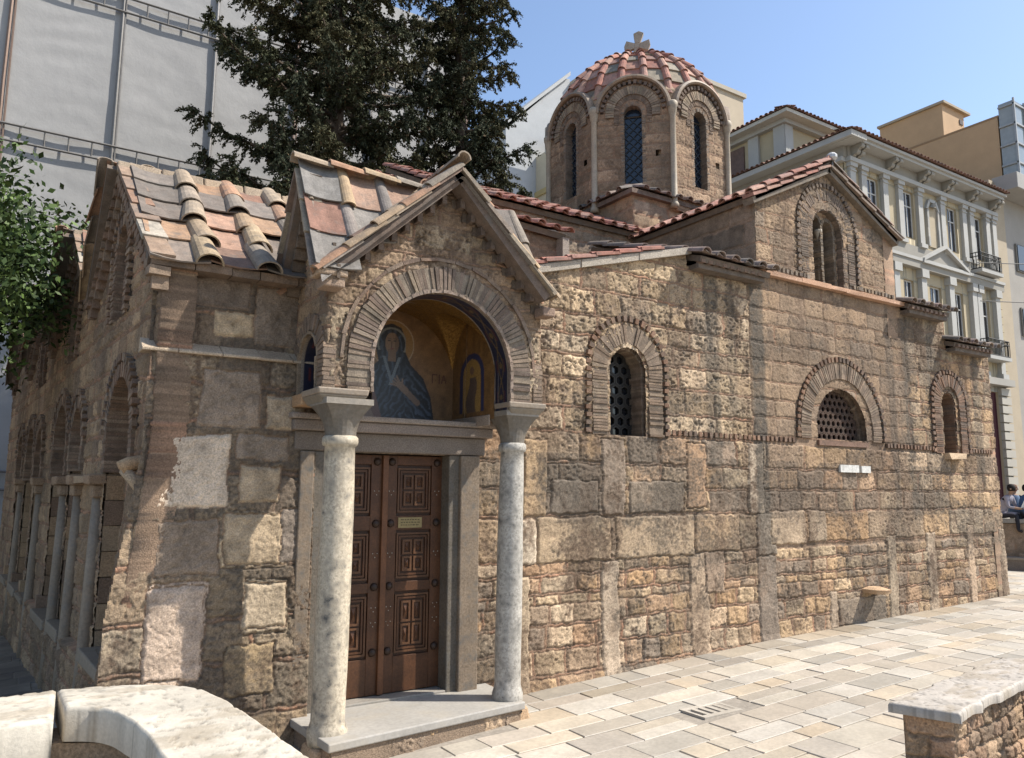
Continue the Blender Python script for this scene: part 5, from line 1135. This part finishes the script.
for x in (31.2, 33.9, 36.6, 38.8, 41.2, 43.5):
    for dx in (0, .36):
        mb = MB(); mb.prism([PN(x+dx, 17.3, .2), PN(x+dx, 17.35, .32), PN(x+dx, 17.5, .45), PN(x+dx, 17.65, .7), PN(x+dx, 17.81, .75), PN(x+dx, 17.81, .2)], (.2, 0, 0), STUC); mb.tube([PN(x+dx-.02, 17.52, .42), PN(x+dx+.22, 17.52, .42)], .14, 10, STUC); mb.tube([PN(x+dx-.02, 17.7, .68), PN(x+dx+.22, 17.7, .68)], .1, 10, STUC); mb.build('bracket', M_PLAST, neo)
mb = MB(); mb.fbox(PN, 31, 44.3, 12.9, 13.25, 0, .3, STUC); mb.fbox(PN, 31, 44.35, 13.25, 13.4, 0, .36, WHT); mb.fbox(PN, 31, 44.3, 13.5, 14.05, 0, .12, STUC); mb.fbox(PN, 31, 44.3, 7.75, 8.1, 0, .45, (.42, .40, .36)); mb.build('string_course', M_PLAST, neo)
mb = MB(); mb.prism([PN(36.6, 13.35, .1), PN(40.4, 13.35, .1), PN(38.5, 14.25, .1)], (0, -.12, 0), STUC)
for s_ in (-1, 1): mb.hexa([PN(38.5+2.1*s_, 13.3, .1), PN(38.5, 14.25, .1), PN(38.5, 14.25, .42), PN(38.5+2.1*s_, 13.3, .42), PN(38.5+2.1*s_, 13.45, .1), PN(38.5, 14.42, .1), PN(38.5, 14.42, .42), PN(38.5+2.1*s_, 13.45, .42)], WHT)
mb.fbox(PN, 36.35, 40.65, 13.2, 13.32, .1, .42, WHT); mb.build('pediment', M_PLAST, neo)
mb = MB(); 
nich = [(37.6, 14.3), (38.4, 14.3), (38.4, 16.2)]+[(38+.4*cos(pi*i/10), 16.2+.4*sin(pi*i/10)) for i in range(1, 10)]+[(37.6, 16.2)]
mb.prism([PN(a, b, .02) for a, b in nich], (0, -.03, 0), (.5, .42, .3)); arch_ring(mb, PN, 38, 14.3, 16.2, .4, .55, 0, .14, .5, 1.0, [WHT]); mb.tube([PN(38, 16.35, .1), PN(38, 16.55, .16)], [.2, .06], 8, STUC); mb.build('niche', M_PLAST, neo)
for (x, z) in ((42.4, 13.6), (42.55, 9.1)):
    mb = MB(); mb.fbox(PN, x-1.1, x+1.1, z-.1, z+.08, 0, .68, WHT); b_ = mb.build('balcony', M_PLAST, neo); mb = MB()
    for u, n0_, n1_ in [(x-1.05+.14*k, .62, .62) for k in range(16)]+[(s_, .1+.14*k, 0) for s_ in (x-1.05, x+1.05) for k in range(4)]:
        n_ = n0_; mb.tube([PN(u, z+.08, n_), PN(u+.03, z+.5, n_), PN(u, z+.95, n_)], .018, 4, (.03, .03, .03))
    for zz_ in (z+.12, z+.95, z+.75): mb.tube([PN(x-1.05, zz_, 0), PN(x-1.05, zz_, .62), PN(x+1.05, zz_, .62), PN(x+1.05, zz_, 0)], .028, 5, (.03, .03, .03))
    mb.build('railing', M_METAL, b_)
for j in range(14):        # rusticated quoins and ground floor
    z = 8.2+j*.42
    mb = MB(); mb.fbox(PN, 43.9 if j % 2 else 44.0, 44.32, z, z+.36, 0, .13, CREAM); mb.build('quoin', M_PLAST, neo)
for j in range(14):
    z = 1.3+j*.46
    mb = MB(); mb.fbox(PN, 43.35, 44.35, z, z+.38, 0, .18, (.50, .47, .41)); mb.build('quoin', M_PLAST, neo)
tile_roof('roof', neo, (30.1, 19.0, 18.1), (1, 0, 0), 13.9, (0, 4, .9), 3.4, .3, .8, .1, [(.22, .12, .09), (.26, .15, .11)], [(.22, .12, .09), (.28, .15, .11)], slab=False, clip=lambda u, v: v-.3 < u)
mb = MB(); mb.box(29.72, 31.2, 20.5, 34, 1, 17.6, CREAM)
# west side wall of the neoclassical building with cornice returning to the north
mb = MB(); mb.box(31.0, 31.24, 20.1, 34, 1.0, 17.4, CREAM); mb.box(30.7, 31.25, 19.95, 34, 17.1, 17.3, WHT); mb.box(30.15, 31.3, 19.05, 34, 17.84, 18.1, WHT); mb.box(30.8, 31.3, 19.9, 34, 17.3, 17.84, STUC); mb.build('side_wall', M_PLAST, neo)
tile_roof('roof', neo, (30.1, 19.0, 18.1), (0, 1, 0), 15, (4, 0, .9), 1.6, .3, .8, .1, [(.22, .12, .09), (.26, .15, .11)], [(.22, .12, .09), (.28, .15, .11)], slab=False, clip=lambda u, v: v-.3 < u)
# set-back upper storey
mb = MB(); mb.box(31.6, 40, 23.6, 33, 18.4, 20.6, CREAM); mb.build('upper_wall', M_PLAST, neo)
for x in (31.75, 39.7): mb = MB(); mb.box(x-.25, x+.35, 23.45, 23.62, 18.4, 20.5, WHT); mb.build('pilaster', M_PLAST, neo)
for y in (23.8, 25.4, 27.5, 29.2): mb = MB(); mb.box(31.45, 31.62, y-.3, y+.35, 18.4, 20.5, WHT); mb.build('pilaster', M_PLAST, neo)
mb = MB(); mb.box(31.52, 31.6, 26.1, 27.0, 18.5, 20.3, (.16, .1, .08)); mb.build('shutter', M_WOOD, neo)
mb = MB(); mb.box(31.3, 40.3, 23.3, 33.3, 20.5, 20.72, WHT); mb.box(30.8, 40.8, 22.8, 33.8, 20.72, 20.9, (.6, .58, .52)); mb.build('cornice', M_PLAST, neo)
for E0_, ed_, L_, up_ in (((30.75, 22.75, 20.9), (1, 0, 0), 10.1, (0, 5, 1.5)), ((30.75, 22.75, 20.9), (0, 1, 0), 11, (5, 0, 1.5))):
    tile_roof('roof', neo, E0_, ed_, L_, up_, 4.5, .3, .8, .1, [(.25, .13, .1), (.3, .17, .12)], [(.25, .13, .1), (.3, .17, .12)], clip=lambda u, v, L_=L_: v-.3 < min(u, L_-u))

org = setp('orange_building', (52, 26, 1.2), 'tall ochre orange building with a boxy roof room rising behind the neoclassical one')
ORG = (.58, .40, .24)
mb = MB(); mb.box(47, 62, 20.5, 50, 1, 23.9, ORG); mb.build('wall', M_PLAST, org)
mb = MB(); mb.box(47.05, 49.6, 23.6, 27.7, 23.9, 26.1, ORG); mb.box(46.9, 50.1, 23.4, 27.8, 26.1, 26.25, (.45, .38, .28)); mb.build('roof_room', M_PLAST, org)
mb = MB(); mb.box(46.98, 62, 20.45, 50, 23.9, 24.02, (.36, .24, .14)); mb.build('coping', M_PLAST, org)
mb = MB(); mb.box(49.0, 49.4, 23.55, 23.6, 25.3, 25.6, (.15, .12, .1)); mb.build('vent', M_METAL, org)
gl = MB(); gl.box(46.95, 47.0, 19.6, 20.4, 19.0, 24.6, (.35, .38, .38)); gl.box(47.0, 52, 19.6, 20.4, 19.0, 24.6, (.25, .3, .32)); b_ = gl.build('glazed_bay', M_GLASS, org)
mb = MB()
for z in np.arange(19.6, 24.8, 1.18): mb.box(46.85, 52, 19.52, 19.6, z, z+.1, (.42, .43, .43)); mb.box(46.85, 46.95, 19.52, 20.4, z, z+.1, (.42, .43, .43))
for x in (46.85, 48.1, 49.4): mb.box(x, x+.1, 19.5, 19.6, 19.6, 24.7, (.42, .43, .43))
mb.box(46.75, 52, 19.45, 20.45, 19.62, 19.9, (.5, .5, .48)); mb.build('mullion', M_METAL, b_)

grb = setp('grey_building', (50, 24, 1.2), 'modern grey building with a projecting concrete cornice slab at the right edge')
mb = MB(); mb.box(45.9, 70, 20.2, 40, 1, 19.6, (.40, .375, .34)); mb.build('wall', M_PLAST, grb)
mb = MB(); mb.box(44.45, 45.9, 20.1, 30, 1, 19.4, (.50, .42, .31)); mb.build('party_wall', M_PLAST, grb)
mb = MB(); mb.box(45.0, 70, 18.9, 20.2, 18.7, 19.6, (.42, .41, .39)); mb.build('cornice_slab', M_PLAST, grb, bevel=.03)
for z in (14.6, 10.9, 7.2, 3.6):
    for x in (47.0, 49.4, 51.8, 54.2):
        f = MB(); f.box(x, x+1.5, 20.1, 20.19, z, z+1.6, (.25, .24, .22)); w = f.build('window', M_PLAST, grb); g = MB(); g.box(x+.08, x+1.42, 20.06, 20.1, z+.08, z+1.52, (.03, .035, .04)); g.build('pane', M_GLASS, w)
mb = MB(); mb.box(45.9, 70, 20.12, 20.2, 1.0, 2.9, (.1, .1, .1)); mb.build('shop_front', M_PLAST, grb)

# white and cream buildings seen to either side of the dome
wb = setp('white_building', (26, 36, 1.2), 'white building with a sloping roof edge and a cream balcony front, left of the dome')
mb = MB(); mb.prism([(21.6, 33.9, 1), (26.0, 33.9, 1), (26.0, 33.9, 26.0), (25.6, 33.9, 25.9), (22.0, 33.9, 22.1), (21.6, 33.9, 22.0)], (0, 14, 0), (.52, .54, .56)); mb.build('wall', M_PLAST, wb)
mb = MB(); mb.hexa([(21.5, 33.7, 21.9), (25.9, 33.7, 26.1), (25.9, 48, 26.1), (21.5, 48, 21.9), (21.5, 33.7, 22.1), (25.9, 33.7, 26.35), (25.9, 48, 26.35), (21.5, 48, 22.1)], (.55, .56, .56)); mb.build('roof', M_PLAST, wb)
mb = MB(); mb.box(23.6, 28, 32.9, 33.9, 1, 20.6, (.64, .58, .44)); mb.build('balcony_front', M_PLAST, wb)
mb = MB(); mb.box(23.5, 28, 32.6, 32.9, 20.4, 21.9, (.5, .48, .42)); mb.box(23.5, 28, 32.5, 33.9, 18.2, 18.5, (.55, .45, .22)); mb.build('parapet', M_PLAST, wb)
mb = MB(); mb.box(24.9, 26.6, 32.85, 32.9, 15.4, 17.9, (.1, .1, .1)); mb.build('window', M_GLASS, wb)
mb = MB(); mb.box(26.1, 27.4, 33.5, 36, 22, 25.9, (.60, .55, .46)); mb.build('stair_tower', M_PLAST, wb)
cb = setp('cream_building', (37, 36, 1.2), 'plain cream building showing its flat top just right of the dome')
mb = MB(); mb.box(31.5, 41.2, 34, 44, 1, 29.3, (.56, .47, .35)); mb.build('wall', M_PLAST, cb)
mb = MB(); mb.box(31.3, 41.4, 33.85, 44.2, 29.3, 29.6, (.5, .45, .37)); mb.build('coping', M_PLAST, cb)

# building under scaffold sheeting
sc = setp('scaffolded_building', (1, 27, -.4), 'tall building wrapped in grey scaffold sheeting with ladder trusses and poles')
def sheet():
    us = np.arange(-22, 14.6, .06); vs = np.arange(-.5, 20.9, .12); U, Vv = np.meshgrid(us, vs, indexing='ij')
    pu = np.array([-22, -19.2, -16.4, -13.6, -10.8, -8.0, -5.2, -2.9, -.8, 2.1, 4.9, 7.7, 10.5, 12.8, 14.6]); d = np.min(np.abs(U[..., None]-pu), -1)
    dv = np.abs(((Vv-12.5+50) % 5)-2.5)
    H = -.03*np.clip(d/1.2, 0, 1)**.6 + .012*np.sin(Vv*9+fbm(U, Vv, .35, 3, 1)*14)*fbm(U, Vv, .5, 3, 4)**1.5*np.clip(d, 0, 1) + .04*(fbm(U, Vv, .6, 4, 2)-.5)
    pos = np.stack([U, 26-H*-1*-1, Vv], -1); C = np.full(U.shape+(3,), .4); ix = np.arange(U.size).reshape(U.shape); q = np.stack([ix[:-1, :-1], ix[1:, :-1], ix[1:, 1:], ix[:-1, 1:]], -1).reshape(-1, 4)
    grid_obj('sheet', pos.reshape(-1, 3), q, C.reshape(-1, 3), M_SHEET, sc)
    for k, p in enumerate(pu):
        mb = MB(); a = .25*sin(k*2.1); col = [(.24, .23, .22), (.30, .29, .28), (.26, .18, .14)][k % 3]; mb.tube([(p+a*.2, 25.93, -.5), (p-a*.1, 25.92, 8), (p+a*.15, 25.93, 14), (p+.02, 25.93, 21)], .05, 6, col); mb.tube([(p+.1, 25.95, -.5), (p+.08, 25.95, 21)], .03, 5, col); mb.build('pole', M_METAL, sc)
    for z in (2.7, 7.7, 12.7, 17.7):
        mb = MB(); mb.tube([(-22, 25.9, z), (14.6, 25.9, z)], .04, 5, (.22, .21, .2)); mb.tube([(-22, 25.9, z-.5), (14.6, 25.9, z-.5)], .04, 5, (.22, .21, .2)); x = -22
        while x < 14.5: mb.tube([(x, 25.9, z), (x, 25.9, z-.5)], .025, 4, (.22, .21, .2)); x += .62
        mb.build('ladder_truss', M_METAL, sc)
    mb = MB(); mb.box(-22, 14.3, 26.4, 40, -.5, 20.3, (.45, .43, .4)); mb.build('wall', M_PLAST, sc)
sheet()
cbl = MB(); cbl.tube([(-9.0, 16, 10.2), (-3.2, 16.6, 8.5), (.7, 17, 7.35), (1.7, 17.0, 7.1)], .018, 5, (.06, .06, .06)); cbl.build('cable', M_METAL, None, label='thin black cable slung across the grey sheeting above the left tree', category='cable')
for z in (13.9, 11.9):
    cbl = MB(); cbl.tube([(41, 19.4, z), (44, 16.5, z-.35), (48, 13, z+.1)], .025, 5, (.1, .1, .1)); cbl.build('cable', M_METAL, None, label='thin wire from the balcony to the right edge, '+('upper of two' if z > 13 else 'lower of two'), category='cable', group='street wires')

# ------------------------------------------------------------------ trees
def leafmesh(name, cent, size, nper, cols, m, parent, seed, elong=1.6, spread=.12, droop=0):
    R = np.random.default_rng(seed); n = len(cent)*nper
    c = np.repeat(cent, nper, 0)+R.normal(0, 1, (n, 3))*np.repeat(spread if hasattr(spread, '__len__') else np.full(len(cent), spread), nper)[:, None]
    d = R.normal(0, 1, (n, 3)); d[:, 2] -= droop; d /= np.linalg.norm(d, axis=1)[:, None]; e = np.cross(d, R.normal(0, 1, (n, 3))); e /= np.linalg.norm(e, axis=1)[:, None]
    L = size*R.uniform(.6, 1.3, n)[:, None]; v = np.stack([c-d*L*.5, c+e*L*.5/elong, c+d*L*.5, c-e*L*.5/elong], 1).reshape(-1, 3)
    q = np.arange(n*4).reshape(-1, 4); ci = np.array(cols)[R.integers(0, len(cols), len(cent))]; C = np.repeat(ci, nper, 0)*R.uniform(.7, 1.3, (n, 1)); C = np.repeat(C, 4, 0)
    return grid_obj(name, v, q, C, m, parent, smooth=False)
def cypress(loc, H, prof, label, seed):
    R = random.Random(seed); t = empty('cypress_tree', loc, label, 'tree', 'cypresses behind the church'); x0, y0, z0 = loc
    mb = MB(); mb.tube([(x0, y0, z0), (x0+.1, y0, z0+H*.4), (x0-.05, y0+.05, z0+H*.8), (x0, y0, z0+H)], [.34, .25, .12, .02], 9, (.1, .08, .06)); cent = []; dirs = []; tone = []
    limbs = MB()
    for i in range(NL_):
        h = .14+.84*((i+R.random())/NL_); az = i*2.39996+R.uniform(-.5, .5); L = prof(h, az)*R.choice((.6, .85, 1, 1, 1.1, 1.2))
        p = V(x0, y0, z0+H*h); rise = R.uniform(-.05, .35); pts = [p]; n = max(4, int(L/.26)); az2 = az; tn = R.randrange(3)
        for k in range(n):
            f = (k+1)/n; az2 += R.uniform(-.14, .14); p = p+V(cos(az2), sin(az2), rise-.35*f+.75*f*f*f+R.uniform(-.08, .08))*(L/n); pts.append(p)
        limbs.tube(pts, [.06*(1-k/len(pts))*(.5+L/4)+.012 for k in range(len(pts))], 5, (.1, .08, .06), caps=False)
        for k, q in enumerate(pts[1:]):
            f = (k+1)/n
            if f < .22: continue
            for m in range(6 if f < .9 else 9):
                side = R.uniform(-1, 1); dr = V(cos(az2)*R.uniform(-.1, .9)-sin(az2)*side, sin(az2)*R.uniform(-.1, .9)+cos(az2)*side, R.uniform(-1.0, .35)).normalized(); ln = R.uniform(.2, .62)
                a_ = q+V(R.gauss(0, .05), R.gauss(0, .05), R.gauss(0, .05)); ns = int(ln/.065)
                for w in range(ns):
                    cent.append(tuple(a_)); dirs.append(tuple(dr)); tone.append(tn); a_ = a_+dr*.065; dr = (dr+V(0, 0, -.10)+V(R.gauss(0, .1), R.gauss(0, .1), R.gauss(0, .1))).normalized()
    mb.build('trunk', M_BARK, t, True); limbs.build('limb', M_BARK, t)
    Rn = np.random.default_rng(seed); nper = 8; c = np.repeat(np.array(cent), nper, 0); d = np.repeat(np.array(dirs), nper, 0); n = len(c)
    c = c+Rn.normal(0, .028, (n, 3)); d = d+Rn.normal(0, .55, (n, 3)); d /= np.linalg.norm(d, axis=1)[:, None]; e = np.cross(d, Rn.normal(0, 1, (n, 3))); e /= np.linalg.norm(e, axis=1)[:, None]
    Ls = Rn.uniform(.055, .12, n)[:, None]; v = np.stack([c-d*Ls*.4, c+e*Ls*.23, c+d*Ls*.6, c-e*Ls*.23], 1).reshape(-1, 3)
    cols = np.array([(.068, .074, .040), (.095, .093, .050), (.052, .060, .036)]); C = cols[np.repeat(np.array(tone), nper)]*Rn.uniform(.6, 1.45, (n, 1)); br = Rn.random(n) < .04; C[br] = (.14, .10, .06); C = np.repeat(C, 4, 0)
    grid_obj('crown', v, np.arange(n*4).reshape(-1, 4), C, M_CYP, t, smooth=False)
    return t
NL_ = 235
cypress((6.9, 19.4, -.3), 20.5, lambda h, a: 3.7*(1-h)**.5*(.7+.4*min(1, h*3))*(1+.25*sin(a*2+1)), 'broad dark cypress with ragged drooping limbs, left one of the two behind the church', 5)
NL_ = 215
cypress((11.1, 20.0, -.3), 21.0, lambda h, a: 2.7*(1-h*.75)**.8*(.6+.4*min(1, h*3)), 'narrower dark cypress standing between the left cypress and the dome', 9)
def orange_tree(loc, label, seed):
    R = random.Random(seed); t = empty('orange_tree', loc, label, 'tree'); x0, y0, z0 = loc; mb = MB(); mb.tube([(x0, y0, z0), (x0+.05, y0, z0+2.5), (x0, y0+.1, z0+5.3)], [.16, .12, .1], 9, (.1, .08, .06)); cent = []
    lb = MB()
    for i in range(38):
        az = R.uniform(0, 2*pi); el = R.uniform(-.25, 1.4); L = R.uniform(1.5, 2.25); p = V(x0, y0, z0+5.35+R.uniform(-.4, .4)); pts = [p]
        for k in range(6): az += R.uniform(-.25, .25); p = p+V(cos(az)*cos(el), sin(az)*cos(el), sin(el)*1.05)*L/6; pts.append(p)
        lb.tube(pts, [.05, .04, .03, .02, .015, .01, .006], 5, (.1, .08, .06), caps=False)
        for k in range(2, 7):
            for m in range(14):
                cent.append(pts[k]+V(R.gauss(0, .27), R.gauss(0, .27), R.gauss(0, .24)))
    mb.build('trunk', M_BARK, t, True); lb.build('limb', M_BARK, t)
    leafmesh('crown', np.array([tuple(c) for c in cent]), .115, 9, [(.055, .09, .022), (.08, .13, .03), (.035, .06, .016), (.10, .155, .04), (.045, .075, .02)], M_LEAF, t, seed, 1.9, .085)
orange_tree((-.9, 13.2, -.45), 'bushy bright green tree at the left edge beside the church front', 3)
orange_tree((-3.2, 17.5, -.6), 'second green tree further back, mostly hidden by the nearer one at the left edge', 4)
